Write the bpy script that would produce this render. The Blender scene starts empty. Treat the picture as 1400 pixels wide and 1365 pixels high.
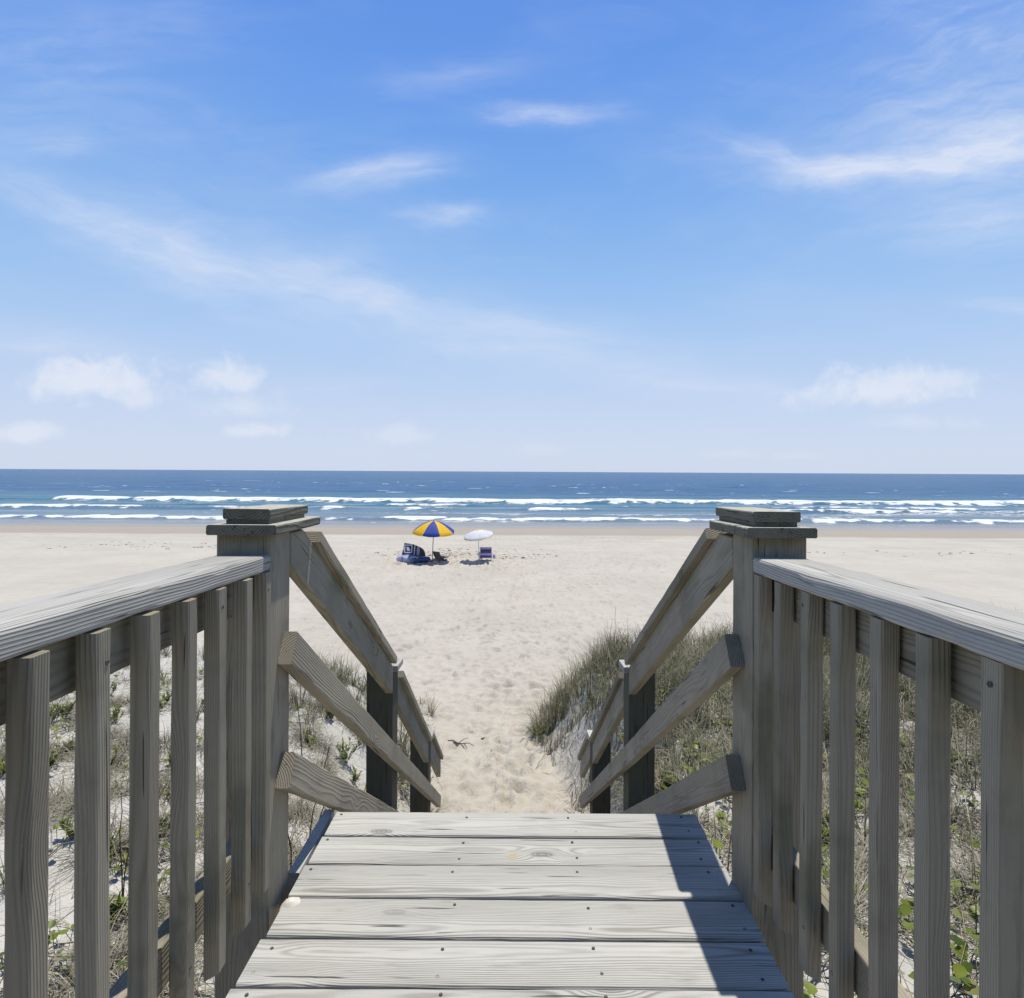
import bpy, bmesh, math, random
import numpy as np
from mathutils import Vector, Matrix, noise as mnoise

random.seed(7); RNG = np.random.default_rng(7)
SC = bpy.context.scene
COL = SC.collection
R = math.radians
CZ = 4.0            # eye height above the flat beach
SL = 0.022          # the walkway drops gently towards the sea

# ------------------------------------------------------------------ helpers
def link(o, parent=None):
    COL.objects.link(o)
    if parent: o.parent = parent
    return o

def tag(o, label=None, cat=None, group=None, kind=None):
    if label: o['label'] = label
    if cat: o['category'] = cat
    if group: o['group'] = group
    if kind: o['kind'] = kind
    return o

def empty(name, loc, label, cat, group=None, rz=0):
    o = bpy.data.objects.new(name, None)
    o.empty_display_size = 0.1
    o.location = loc; o.rotation_euler = (0, 0, rz)
    link(o); tag(o, label, cat, group)
    return o

class MB:
    """collects polygons and links them as one mesh object"""
    def __init__(s): s.v = []; s.f = []; s.g = []; s.m = []; s.sm = []
    def add(s, vs, fs, g=None, mi=0, smooth=False):
        k = len(s.v)
        s.v += [tuple(p) for p in vs]
        s.g += [tuple(p) for p in (g if g is not None else vs)]
        for f in fs:
            s.f.append(tuple(i + k for i in f)); s.m.append(mi); s.sm.append(smooth)
    def build(s, name, mats, parent=None, origin=(0, 0, 0), fix=0):
        me = bpy.data.meshes.new(name)
        ox, oy, oz = origin
        me.from_pydata([(x - ox, y - oy, z - oz) for x, y, z in s.v], [], s.f)
        at = me.attributes.new('grain', 'FLOAT_VECTOR', 'POINT')
        at.data.foreach_set('vector', np.array(s.g, dtype=np.float32).ravel())
        me.polygons.foreach_set('material_index', s.m)
        me.polygons.foreach_set('use_smooth', s.sm)
        for m in (mats if isinstance(mats, (list, tuple)) else [mats]): me.materials.append(m)
        if fix:
            bm = bmesh.new(); bm.from_mesh(me)
            if fix > 1: bmesh.ops.remove_doubles(bm, verts=bm.verts, dist=.0005)
            bmesh.ops.recalc_face_normals(bm, faces=bm.faces); bm.to_mesh(me); bm.free()
        me.update()
        o = bpy.data.objects.new(name, me)
        link(o, parent)
        return o
    # sawn board: frame ex (along), ey (width), ez (thickness); o = centre of the start section
    def board(s, o, ex, ey, ez, L, W, T, bev=0.004, seg=0.06, wear=0.0, cut0=(0, 0), cut1=(0, 0), bow=0.0, pith=None, crown=0.0):
        o = Vector(o); ex = Vector(ex).normalized(); ey = Vector(ey).normalized(); ez = Vector(ez).normalized()
        n = max(1, int(L / seg))
        r0 = random.random() * 60
        if pith is None:
            pith = (random.uniform(-.05, .05), random.choice((-1, 1)) * random.uniform(.02, .09))
        ph = [random.uniform(0, 6.28) for _ in range(4)]
        vs, gs, fs = [], [], []
        K = 12
        for i in range(n + 1):
            t = i / n
            l = L * t
            bl = [bev * (1 + wear * max(0, mnoise.noise((l * 9 + ph[c] * 7, c * 9.1, r0)) * 2.2)) for c in range(4)]
            bo = bow * math.sin(l * 1.9 + ph[0]) + bow * .5 * math.sin(l * 4.7 + ph[1])
            sec = []
            for c, (sa, sb) in enumerate(((1, 1), (-1, 1), (-1, -1), (1, -1))):
                b = min(bl[c], W * .45, T * .45)
                pts = [(W / 2, T / 2 - b), (W / 2 - b * .3, T / 2 - b * .3), (W / 2 - b, T / 2)]
                pts = [(sa * x, sb * y) for x, y in pts]
                if (sa * sb) < 0: pts.reverse()
                sec += pts
            for a, b in sec:
                ll = l
                if i == 0: ll = cut0[0] * a + cut0[1] * b
                if i == n: ll = L + cut1[0] * a + cut1[1] * b
                p = o + ex * ll + ey * (a + bo) + ez * (b + bo * .4 + crown * (1 - (2 * a / W) ** 2))
                vs.append(p); gs.append((ll + r0, a + pith[0], b + pith[1]))
        for i in range(n):
            for k in range(K):
                a = i * K + k; b = i * K + (k + 1) % K
                fs.append((a, b, b + K, a + K))
        fs.append(tuple(range(K - 1, -1, -1)))
        fs.append(tuple(n * K + k for k in range(K)))
        # outward orientation
        if ex.cross(ey).dot(ez) < 0: fs = [tuple(reversed(f)) for f in fs]
        s.add(vs, fs, gs)
    def plank_profile(s, poly, x0, x1, slope):
        """board on edge whose outline in (y, z) is a polygon; grain runs along the slope"""
        c, sn = math.cos(math.atan(slope)), math.sin(math.atan(slope))
        r0 = random.random() * 60; pa, pb = random.uniform(-.04, .04), random.uniform(.03, .08)
        n = len(poly); cy = sum(p[0] for p in poly) / n; cz = sum(p[1] for p in poly) / n
        vs, gs = [], []
        e = .003 * (1 if x1 > x0 else -1)
        for x, k in ((x0, .992), (x0 + e, 1), (x1 - e, 1), (x1, .992)):
            for y, z in poly:
                kk = 1 if k == 1 else None
                yy, zz_ = (y, z) if kk else (y + (.003 if y < cy else -.003), z + (.003 if z < cz - (y - cy) * slope else -.003))
                vs.append((x, yy, zz_)); gs.append((y * c - z * sn + r0, y * sn + z * c - (cy * sn + cz * c) + pa, x - x0 + pb))
        fs = []
        for q in range(3):
            for i in range(n): fs.append((q * n + i, q * n + (i + 1) % n, (q + 1) * n + (i + 1) % n, (q + 1) * n + i))
        fs += [tuple(range(n - 1, -1, -1)), tuple(3 * n + i for i in range(n))]
        me_v = [Vector(v) for v in vs]
        s.add(me_v, fs, gs)
    def tube(s, pts, rad, k=8, mi=0, caps=True):
        pts = [Vector(p) for p in pts]
        rads = rad if isinstance(rad, (list, tuple)) else [rad] * len(pts)
        vs, fs = [], []
        for i, p in enumerate(pts):
            d = (pts[min(i + 1, len(pts) - 1)] - pts[max(i - 1, 0)]).normalized()
            u = d.cross(Vector((0.13, 0.31, 1)))
            if u.length < 1e-3: u = d.cross(Vector((1, 0, 0)))
            u.normalize(); w = d.cross(u)
            for j in range(k):
                a = 2 * math.pi * j / k
                vs.append(p + (u * math.cos(a) + w * math.sin(a)) * rads[i])
        for i in range(len(pts) - 1):
            for j in range(k):
                a = i * k + j; b = i * k + (j + 1) % k
                fs.append((a, b, b + k, a + k))
        if caps:
            fs.append(tuple(range(k - 1, -1, -1))); fs.append(tuple((len(pts) - 1) * k + j for j in range(k)))
        s.add(vs, fs, mi=mi, smooth=True)
    def disc(s, c, nrm, r, h=0.0015, k=8):
        nrm = Vector(nrm).normalized(); c = Vector(c)
        u = nrm.orthogonal().normalized(); w = nrm.cross(u)
        vs = []
        for hh, rr in ((0, r), (h, r * .9), (h * .4, r * .4)):
            for j in range(k):
                a = 2 * math.pi * j / k
                vs.append(c + nrm * hh + (u * math.cos(a) + w * math.sin(a)) * rr)
        fs = []
        for q in range(2):
            for j in range(k):
                fs.append((q * k + j, q * k + (j + 1) % k, (q + 1) * k + (j + 1) % k, (q + 1) * k + j))
        fs.append(tuple(2 * k + j for j in range(k)))
        s.add(vs, fs)

# ------------------------------------------------------------------ node helper
class NT:
    def __init__(s, tree): s.t = tree; s.n = tree.nodes; s.l = tree.links
    def new(s, typ, **kw):
        n = s.n.new(typ)
        for k, v in kw.items(): setattr(n, k, v)
        return n
    def put(s, sock, v):
        if isinstance(v, bpy.types.NodeSocket): s.l.new(v, sock)
        else: sock.default_value = v
    def m(s, op, a, b=0.0, c=0.0, clamp=False):
        n = s.new('ShaderNodeMath', operation=op, use_clamp=clamp)
        s.put(n.inputs[0], a); s.put(n.inputs[1], b); s.put(n.inputs[2], c)
        return n.outputs[0]
    def add(s, a, b): return s.m('ADD', a, b)
    def sub(s, a, b): return s.m('SUBTRACT', a, b)
    def mul(s, a, b): return s.m('MULTIPLY', a, b)
    def vm(s, op, a, b=(0, 0, 0)):
        n = s.new('ShaderNodeVectorMath', operation=op)
        s.put(n.inputs[0], a); s.put(n.inputs[1], b)
        return n.outputs['Vector'] if op not in ('LENGTH', 'DOT_PRODUCT', 'DISTANCE') else n.outputs['Value']
    def noise(s, vec, scale=1.0, detail=2.0, rough=.5, dist=0.0, out='Fac'):
        n = s.new('ShaderNodeTexNoise')
        s.put(n.inputs['Vector'], vec); s.put(n.inputs['Scale'], scale)
        n.inputs['Detail'].default_value = detail; n.inputs['Roughness'].default_value = rough
        n.inputs['Distortion'].default_value = dist
        return n.outputs[out]
    def vor(s, vec, scale=1.0, rnd=1.0, feature='F1'):
        n = s.new('ShaderNodeTexVoronoi', feature=feature)
        s.put(n.inputs['Vector'], vec); n.inputs['Scale'].default_value = scale
        n.inputs['Randomness'].default_value = rnd
        return n
    def sep(s, v):
        n = s.new('ShaderNodeSeparateXYZ'); s.put(n.inputs[0], v); return n.outputs
    def comb(s, x, y, z=0.0):
        n = s.new('ShaderNodeCombineXYZ')
        for i, q in enumerate((x, y, z)): s.put(n.inputs[i], q)
        return n.outputs[0]
    def rng(s, v, a, b, c=0.0, d=1.0, smooth=True):
        n = s.new('ShaderNodeMapRange')
        n.interpolation_type = 'SMOOTHSTEP' if smooth else 'LINEAR'
        for i, q in enumerate((v, a, b, c, d)): s.put(n.inputs[i], q)
        return n.outputs[0]
    def mix(s, f, a, b, blend='MIX'):
        n = s.new('ShaderNodeMix', data_type='RGBA', blend_type=blend)
        s.put(n.inputs[0], f)
        for i, q in ((6, a), (7, b)):
            if isinstance(q, tuple) and len(q) == 3: q = q + (1,)
            s.put(n.inputs[i], q)
        return n.outputs[2]
    def attr(s, name, out='Vector'):
        n = s.new('ShaderNodeAttribute', attribute_name=name); return n.outputs[out]
    def bump(s, h, dist, strength=1.0, nrm=None):
        n = s.new('ShaderNodeBump')
        s.put(n.inputs['Height'], h); n.inputs['Distance'].default_value = dist
        n.inputs['Strength'].default_value = strength
        if nrm is not None: s.l.new(nrm, n.inputs['Normal'])
        return n.outputs[0]

def material(name):
    m = bpy.data.materials.new(name); m.use_nodes = True
    t = NT(m.node_tree)
    b = m.node_tree.nodes['Principled BSDF']
    return m, t, b

def simple(name, col, rough=.6, vary=.25, scale=30, bump=0.0, sheen=0.0, trans=0.0):
    m, t, b = material(name)
    co = t.new('ShaderNodeTexCoord').outputs['Object']
    nz = t.noise(co, scale, 3)
    t.put(b.inputs['Base Color'], t.mix(t.rng(nz, .3, .7), tuple(c * (1 - vary) for c in col), tuple(min(1, c * (1 + vary)) for c in col)))
    b.inputs['Roughness'].default_value = rough
    if bump: t.put(b.inputs['Normal'], t.bump(t.noise(co, scale * 2, 4), bump))
    return m

# ------------------------------------------------------------------ weathered wood
def wood(name, early, late, dark, algae=0.0, lichen_toplit=0.0, ring=.0065, bumpd=.0016, contrast=1.0, stain=0.0, crk=(.67, .73), warp=.04, tone=.16):
    m, t, b = material(name)
    g = t.attr('grain')
    l, a, bb = t.sep(g)
    # slow wander of the grain
    lowv = t.comb(t.mul(l, 1.6), t.mul(a, 7), t.mul(bb, 7))
    w1 = t.noise(lowv, 1.0, 2, out='Color')
    w = t.sep(w1)
    a2 = t.add(a, t.mul(t.sub(w[0], .5), warp))
    b2 = t.add(bb, t.mul(t.sub(w[1], .5), warp))
    rad = t.m('SQRT', t.add(t.mul(a2, a2), t.mul(b2, b2)))
    # knots
    kv = t.vor(t.comb(t.mul(l, 2.4), t.mul(a, 6.5), t.mul(bb, 3.0)), 1.0)
    d = kv.outputs['Distance']; kc = t.sep(kv.outputs['Color'])
    on = t.rng(kc[0], .42, .46)
    bulge = t.mul(t.m('POWER', 2.718, t.mul(t.mul(d, d), -30.0)), on)
    rad = t.add(rad, t.mul(bulge, .022))
    fine = t.noise(t.comb(t.mul(l, 5), t.mul(a, 90), t.mul(bb, 90)), 1.0, 2)
    rad = t.add(rad, t.mul(t.sub(fine, .5), .0025))
    ph = t.mul(rad, 6.2832 / ring)
    sn = t.add(t.mul(t.m('SINE', ph), .5), .5)
    rings = t.m('POWER', sn, 2.2)
    fibre = t.noise(t.comb(t.mul(l, 7), t.mul(a, 420), t.mul(bb, 420)), 1.0, 3, .6)
    ckn = t.noise(t.comb(t.mul(l, 2.6), t.mul(a2, 95), t.mul(b2, 95)), 1.0, 2, .5)
    crack = t.rng(ckn, crk[0], crk[1])
    blot = t.noise(t.comb(t.mul(l, 2.2), t.mul(a, 13), t.mul(bb, 13)), 1.0, 3)
    patch = t.noise(t.comb(t.mul(l, 1.1), t.mul(a, 9), t.mul(bb, 9)), 1.0, 2)
    grainvis = t.mul(t.rng(patch, .3, .68, .25, 1.0), contrast)
    col = t.mix(t.mul(rings, grainvis), early, late)
    col = t.mix(t.rng(fibre, .5, .8, 0, .55 * contrast), col, late)
    col = t.mix(t.rng(blot, .52, .78, 0, .5), col, tuple(c * .62 for c in early))
    col = t.mix(t.rng(blot, .42, .2, 0, .35), col, tuple(min(1, c * 1.18) for c in early))
    tn = t.noise(t.comb(t.mul(l, .33), 0.0, 0.0), 1.0, 0)
    col = t.mix(t.rng(tn, .5, .25, 0, tone * 2), col, tuple(c * .5 for c in late))
    col = t.mix(t.rng(tn, .5, .75, 0, tone), col, tuple(min(1, c * 1.35) for c in early))
    # rubbed, splintered edges and grime
    grime = t.noise(t.comb(t.mul(l, 4.5), t.mul(a, 30), t.mul(bb, 30)), 1.0, 4, .7)
    col = t.mix(t.rng(grime, .55, .72, 0, .45), col, tuple(c * .55 for c in early))
    # knot hearts
    core = t.mul(t.rng(t.add(d, t.mul(t.sub(fine, .5), .05)), .115, .06), on)
    ringk = t.m('POWER', t.add(t.mul(t.m('SINE', t.mul(d, 190)), .5), .5), 2)
    col = t.mix(t.mul(core, t.add(.35, t.mul(ringk, .4))), col, tuple(c * .45 for c in late))
    col = t.mix(t.mul(crack, .85), col, dark)
    if stain:
        sp = t.vor(t.comb(t.mul(l, 3.1), t.mul(a, 3.1), 0.0), 1.0)
        sc = t.sep(sp.outputs['Color'])
        sm = t.mul(t.rng(t.add(sp.outputs['Distance'], t.mul(t.sub(blot, .5), .1)), .10, .05), t.rng(sc[1], .76, .80))
        col = t.mix(t.mul(sm, stain), col, (.42, .33, .12))
    if algae:
        oc = t.new('ShaderNodeTexCoord').outputs['Object']
        an = t.noise(oc, 3.2, 4, .6)
        col = t.mix(t.rng(an, .46, .72, 0, algae), col, (.085, .090, .045))
        sp = t.noise(oc, 120, 2)
        col = t.mix(t.rng(sp, .66, .78, 0, .22), col, (.36, .35, .31))
    if lichen_toplit:
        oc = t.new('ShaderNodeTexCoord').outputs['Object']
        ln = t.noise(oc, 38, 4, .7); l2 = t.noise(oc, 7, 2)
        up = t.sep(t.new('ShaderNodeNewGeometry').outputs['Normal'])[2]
        col = t.mix(t.mul(t.rng(up, .4, .9, 0, .85), t.rng(blot, .25, .5, .7, 1)), col, (.42, .40, .335))  # up-facing tops lightened by normal: sunlit look painted into the colour
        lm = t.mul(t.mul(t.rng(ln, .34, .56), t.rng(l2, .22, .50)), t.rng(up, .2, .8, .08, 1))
        col = t.mix(t.mul(lm, lichen_toplit), col, (.47, .455, .375))
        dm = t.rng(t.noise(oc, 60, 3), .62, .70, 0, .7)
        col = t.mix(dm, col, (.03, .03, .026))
    t.put(b.inputs['Base Color'], col)
    b.inputs['Roughness'].default_value = .85
    b.inputs['Specular IOR Level'].default_value = .25
    h = t.add(t.mul(rings, .55), t.mul(fibre, .5))
    h = t.sub(h, t.mul(crack, 1.6))
    h = t.sub(h, t.mul(core, .4))
    t.put(b.inputs['Normal'], t.bump(h, bumpd))
    return m

M = {}
M['deck'] = wood('bleached_deck_wood', (.475, .468, .435), (.205, .193, .170), (.045, .042, .037), contrast=.9, stain=.5, crk=(.68, .735), ring=.0046, warp=.028, tone=.10)
M['rail'] = wood('weathered_rail_wood', (.335, .298, .230), (.190, .160, .115), (.045, .038, .029), algae=.6, contrast=.62, ring=.0044, crk=(.70, .76), warp=.025, tone=.22)
M['stair'] = wood('stair_rail_wood', (.350, .313, .245), (.172, .144, .102), (.045, .040, .031), algae=.35, contrast=.8, crk=(.68, .75), ring=.0055, tone=.2)
M['cap'] = wood('bleached_cap_wood', (.475, .464, .428), (.215, .200, .172), (.045, .042, .037), contrast=.85, crk=(.645, .72), ring=.005, warp=.028)
M['post'] = wood('post_wood', (.325, .287, .220), (.185, .155, .110), (.045, .04, .031), algae=.5, contrast=.6, ring=.0055, crk=(.67, .73))
M['postcap'] = wood('lichen_toplit_cap_wood', (.170, .162, .128), (.075, .070, .053), (.020, .019, .015), lichen_toplit=.92)  # lichened wood, with sunlit tops and shaded sides put into its colour
M['dark'] = wood('dark_wood', (.100, .095, .070), (.058, .053, .040), (.015, .015, .012), algae=.45, contrast=.6)  # darker wood tone for joists, stringers and stair posts
M['screw'] = simple('rusty_screw', (.07, .06, .052), .6, .4, 200)

# ------------------------------------------------------------------ boardwalk deck
def zz(zr, y): return CZ + zr - SL * y          # height zr below the eye in walkway terms

PITCH = .1438; BW = .1352; BT = .036
deck = empty('boardwalk_deck', (0, 1.0, zz(-1.1, 1.0)), 'bleached grey plank deck at the top of the beach stairs', 'deck')
d0 = Vector((0, 1.0, zz(-1.1, 1.0)))
mb = MB(); scr = MB(); SCREWS = []
front = 2.052
nb = 27
for i in range(nb):
    yc = front - PITCH * i - BW / 2 + random.uniform(-.0012, .0012)
    xl = np.interp(yc, (1.3, 2.05), (-.604, -.577)) + random.uniform(-.004, .004)
    xr = .618 + random.uniform(-.003, .004)
    zt = zz(-1.1, yc) + random.uniform(-.0006, .0006)
    yaw = random.uniform(-.0025, .0025)
    mb.board((xl, yc, zt - BT / 2), (1, yaw, random.uniform(-.001, .001)), (-yaw, 1, -SL), (0, SL, 1), xr - xl, BW, BT,
             bev=.005, seg=.04, wear=.5, bow=.0012, crown=-.0008 + random.uniform(-.0006, .0014),
             pith=(random.uniform(-.05, .05), random.uniform(-.075, -.045)))
    for sx in (-.565, -.155, .20, .575):
        for sy in (-.04, .042):
            tgt = MB() if yc > 1.15 else scr
            if yc > 1.15: SCREWS.append(tgt)
            tgt.disc((sx + random.uniform(-.012, .012), yc + sy + random.uniform(-.008, .008), zt + BT * 0 + .0003 - 0.0004), (0, SL, 1), .0043, .0012)
mb.build('decking', M['deck'], deck, d0)
tag(scr.build('screws', M['screw'], deck, d0), kind='stuff')
for q in SCREWS: q.build('screw', M['screw'], deck, d0)
for x0, y1, wid in ((-.596 - .019, 2.075, .034), (.575, 2.035, .036), (-.155, 2.03, .036), (.2, 2.03, .036)):
    mb = MB()
    zt = -1.1 - BT - .003
    if x0 < -.58: zt = -1.106
    y0 = 1.735 if x0 < -.58 else -1.6
    mb.board((x0, y0, zz(zt - .07, y0)), (0, 1, -SL), (1, 0, 0), (0, SL, 1), y1 - y0, wid, .14, bev=.003)
    mb.build('rim_joist' if abs(x0) > .5 else 'joist', M['cap'] if x0 < -.58 else M['dark'], deck, d0)

# ------------------------------------------------------------------ deck railings
BAL_Y = [.42, .545, .668, .792, .92, 1.045, 1.172, 1.30, 1.425, 1.537]
PX0, PX1, PY0, PY1 = .62, .76, 1.570, 1.712     # newel post

def railing(s):
    side = 'left' if s < 0 else 'right'
    o = (s * .69, 1.0, zz(-1.0, 1.0)); ov = Vector(o)
    root = empty('wooden_railing', o, 'weathered grey baluster railing on the %s edge of the deck, sunlit flat top' % side, 'railing')
    sk = (0, 1, -SL)
    m = MB(); y0 = -.5; y1 = 1.560
    m.board((s * .686, y0, zz(-.2015, y0)), sk, (s, 0, 0), (0, SL, 1), y1 - y0, .135, .040, bev=.006, seg=.03, wear=.9, bow=.002,
            pith=(.03, -.06))
    m.build('cap_rail', M['cap'], root, o)
    m = MB()
    m.board((s * .678, y0, zz(-.2705, y0)), sk, (0, SL, 1), (s, 0, 0), 1.566 - y0, .092, .037, bev=.003)
    m.build('apron_board', M['rail'], root, o)
    m = MB()
    m.board((s * .678, y0, zz(-.924, y0)), sk, (0, SL, 1), (s, 0, 0), 1.566 - y0, .088, .037, bev=.004)
    m.build('bottom_rail', M['rail'], root, o)
    for y in BAL_Y:
        jy = random.uniform(-.003, .003); jx = random.uniform(-.0015, .0015)
        zb = zz(-1.035 + random.uniform(-.008, .008), y); zt = zz(-.223, y)
        m = MB()
        xi = .611 if s < 0 else .620
        m.board((s * (xi + .017 + jx), y + jy, zb), (random.uniform(-.002, .002), random.uniform(-.004, .004), 1), (s, 0, 0), (0, 1, 0), zt - zb, .034, .035,
                bev=.0035, seg=.05, wear=.8, bow=.0012, cut0=(-.55, 0))
        b = m.build('baluster', M['rail'], root, o)
        for zq in (zt - .038 + random.uniform(-.012, .012), zb + .1):
            q = MB()
            q.disc((s * (xi + jx + .0004), y + jy + random.uniform(-.007, .007), zq), (-s, 0, 0), .0042, .001)
            q.build('screw', M['screw'], b, o)
    # newel post down to the sand, with two stacked caps
    ztop = zz(-.131, PY0)
    m = MB()
    m.board((s * (PX0 + PX1) / 2, (PY0 + PY1) / 2, 1.2), (0, 0, 1), (s, 0, 0), (0, 1, 0), ztop - 1.2, .14, .142, bev=.005, seg=.08, wear=.6,
            pith=(.012, .015))
    p = m.build('post', M['post'], root, o)
    m = MB()
    yA, yB = 1.540, (1.895 if s < 0 else 1.848)
    x0, x1 = .594, .771
    zc = zz(-.1175, yA)
    if s < 0:
        m.board((s * (x0 + x1) / 2, yA, zc), (0, 1, -.010), (s, 0, 0), (0, .010, 1), yB - yA, x1 - x0, .026, bev=.004, seg=.02, wear=.8)
    else:
        m.board((s * (x0 + x1) / 2, yA, zc), (0, 1, -.022), (s, 0, 0), (0, .02, 1), .085, x1 - x0, .026, bev=.004, seg=.02, wear=.8)
        m.board((s * (x0 + x1) / 2, yA + .09, zc - .001), (0.02, 1, -.022), (s, 0, 0), (0, .02, 1), yB - yA - .09, x1 - x0, .026, bev=.004, seg=.02, wear=.8)
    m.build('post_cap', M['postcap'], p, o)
    m = MB()
    m.board((s * .681, 1.574, zz(-.0985, 1.574)), (0, 1, -.014), (s, 0, 0), (0, 0, 1), .27, .110, .012, bev=.001)
    m.board((s * .681, 1.568, zz(-.0785, 1.568)), (s * .004, 1, -.016), (s, 0, s * -.006), (0, .016, 1), .293, .122, .027, bev=.004, seg=.015, wear=.9)
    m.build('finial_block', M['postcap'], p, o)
    return root
railing(-1); railing(1)

# ------------------------------------------------------------------ stair railings
def unit(dy, dz): v = Vector((0, dy, dz)); return v.normalized()

def stair_railing(s):
    side = 'left' if s < 0 else 'right'
    o = (s * .65, 3.29, 1.0)
    root = empty('stair_railing', o, 'sloping board handrail down the %s side of the beach stairs' % side, 'handrail')
    k = .607
    ex = unit(1, -k); up = unit(k, 1)
    def sloped(name, ya, za, yb, zb, xin, W, T, mat, flat=False, inset=0, e0=(0, 0), e1=(0, 0), wear=.6):
        m = MB()
        ex = unit(yb - ya, zb - za); up = Vector((0, -ex.z, ex.y))
        L = math.hypot(yb - ya, zb - za)
        if flat: m.board((s * (xin + W / 2), ya, za), ex, (s, 0, 0), up, L, W, T, bev=.004, seg=.05, wear=wear, bow=.0015)
        else: m.board((s * (xin + T / 2), ya, za), ex, up, (s, 0, 0), L, W, T, bev=.004, seg=.05, wear=wear, bow=.0015, cut0=e0, cut1=e1)
        return m.build(name, mat, root, o)
    kk = k
    # handrail: board on edge with a flat plank on top
    def seg(ya, yb, ztop_a, slope, wb=.148, cap_z=None, plank_from=None):
        z = lambda y, d=0: ztop_a - slope * (y - ya) - d
        if cap_z is not None:
            yk = ya + (ztop_a - cap_z) / slope
            poly = [(ya, z(ya, wb)), (yb, z(yb, wb)), (yb, z(yb)), (yk, cap_z), (ya, cap_z)]
        else: poly = [(ya, z(ya, wb)), (yb, z(yb, wb)), (yb, z(yb)), (ya, z(ya))]
        m = MB(); m.plank_profile(poly, s * .620, s * .657, slope)
        m.build('handrail_board', M['stair'], root, o, fix=1)
        c = math.cos(math.atan(slope)); y0 = plank_from or ya + .02
        sloped('handrail_plank', y0, z(y0) + .0195 / c, yb - .012, z(yb - .012) + .0195 / c, .594, .140, .036, M['stair'], flat=True)
    seg(1.715, 3.208, CZ - .114, .607, cap_z=CZ - (.1745 if s < 0 else .1815), plank_from=1.905 if s < 0 else 1.872)
    seg(3.365, 4.618, CZ - 1.135, .735)
    seg(4.768, 5.43, CZ - 2.085, .735)
    # mid and lower rails on the inner faces of the posts
    t = .658
    for nm, ya, zc, yb in (('middle_rail', 1.640, CZ - .478, 5.11), ('lower_rail', 1.628, CZ - .800, 5.05)):
        sloped(nm, ya, zc, yb, zc - t * (yb - ya), .5805, .089, .038, M['stair'], wear=1.0)
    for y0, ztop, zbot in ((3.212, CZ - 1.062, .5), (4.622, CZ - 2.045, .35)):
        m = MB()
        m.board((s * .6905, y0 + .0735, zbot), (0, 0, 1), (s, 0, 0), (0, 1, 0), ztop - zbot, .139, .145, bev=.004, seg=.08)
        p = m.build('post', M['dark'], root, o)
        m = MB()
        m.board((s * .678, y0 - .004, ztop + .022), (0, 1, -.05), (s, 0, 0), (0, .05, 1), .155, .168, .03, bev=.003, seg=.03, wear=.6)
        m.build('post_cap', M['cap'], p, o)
stair_railing(-1); stair_railing(1)

# stairs (hidden below the deck edge, seen from a step aside)
st = empty('beach_stairs', (0, 2.1, 2.8), 'open wooden steps going down from the deck to the sand', 'stairs')
so = (0, 2.1, 2.8)
RUN, RISE = .2735, .18
for i in range(1, 13):
    m = MB()
    y = 2.06 + RUN * (i - 1); z = zz(-1.1, 2.05) - RISE * i
    for q in (0, 1):
        m.board((-.575, y + .065 + q * .142, z - .018), (1, 0, 0), (0, 1, 0), (0, 0, 1), 1.15, .137, .036, bev=.004)
    m.build('tread', M['deck'], st, so)
for x in (-.56, .56):
    m = MB()
    y0, z0 = 2.10, zz(-1.1, 2.05) - .34
    L = math.hypot(3.1, 3.1 * .658)
    m.board((x, y0, z0), unit(1, -.658), unit(.658, 1), (1, 0, 0), L, .19, .037, bev=.003)
    m.build('stringer', M['dark'], st, so)

# ------------------------------------------------------------------ terrain
def sstep(t): t = np.clip(t, 0, 1); return t * t * (3 - 2 * t)

_P = RNG.permutation(512)
def vnoise(x, y, seed=0):
    xi = np.floor(x).astype(np.int64); yi = np.floor(y).astype(np.int64)
    xf = x - xi; yf = y - yi
    u = xf * xf * (3 - 2 * xf); v = yf * yf * (3 - 2 * yf)
    def h(a, b):
        n = (a * 374761393 + b * 668265263 + seed * 974711) & 0xffffffff
        n = ((n ^ (n >> 13)) * 1274126177) & 0xffffffff
        return ((n ^ (n >> 16)) & 0xffff) / 65535.0
    return (h(xi, yi) * (1 - u) + h(xi + 1, yi) * u) * (1 - v) + (h(xi, yi + 1) * (1 - u) + h(xi + 1, yi + 1) * u) * v
def fbm(x, y, o=4, seed=0):
    r = 0; a = 1; n = 0
    for i in range(o):
        r = r + a * (vnoise(x * 2 ** i, y * 2 ** i, seed + i * 17) - .5); n += a; a *= .5
    return r / n

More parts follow.
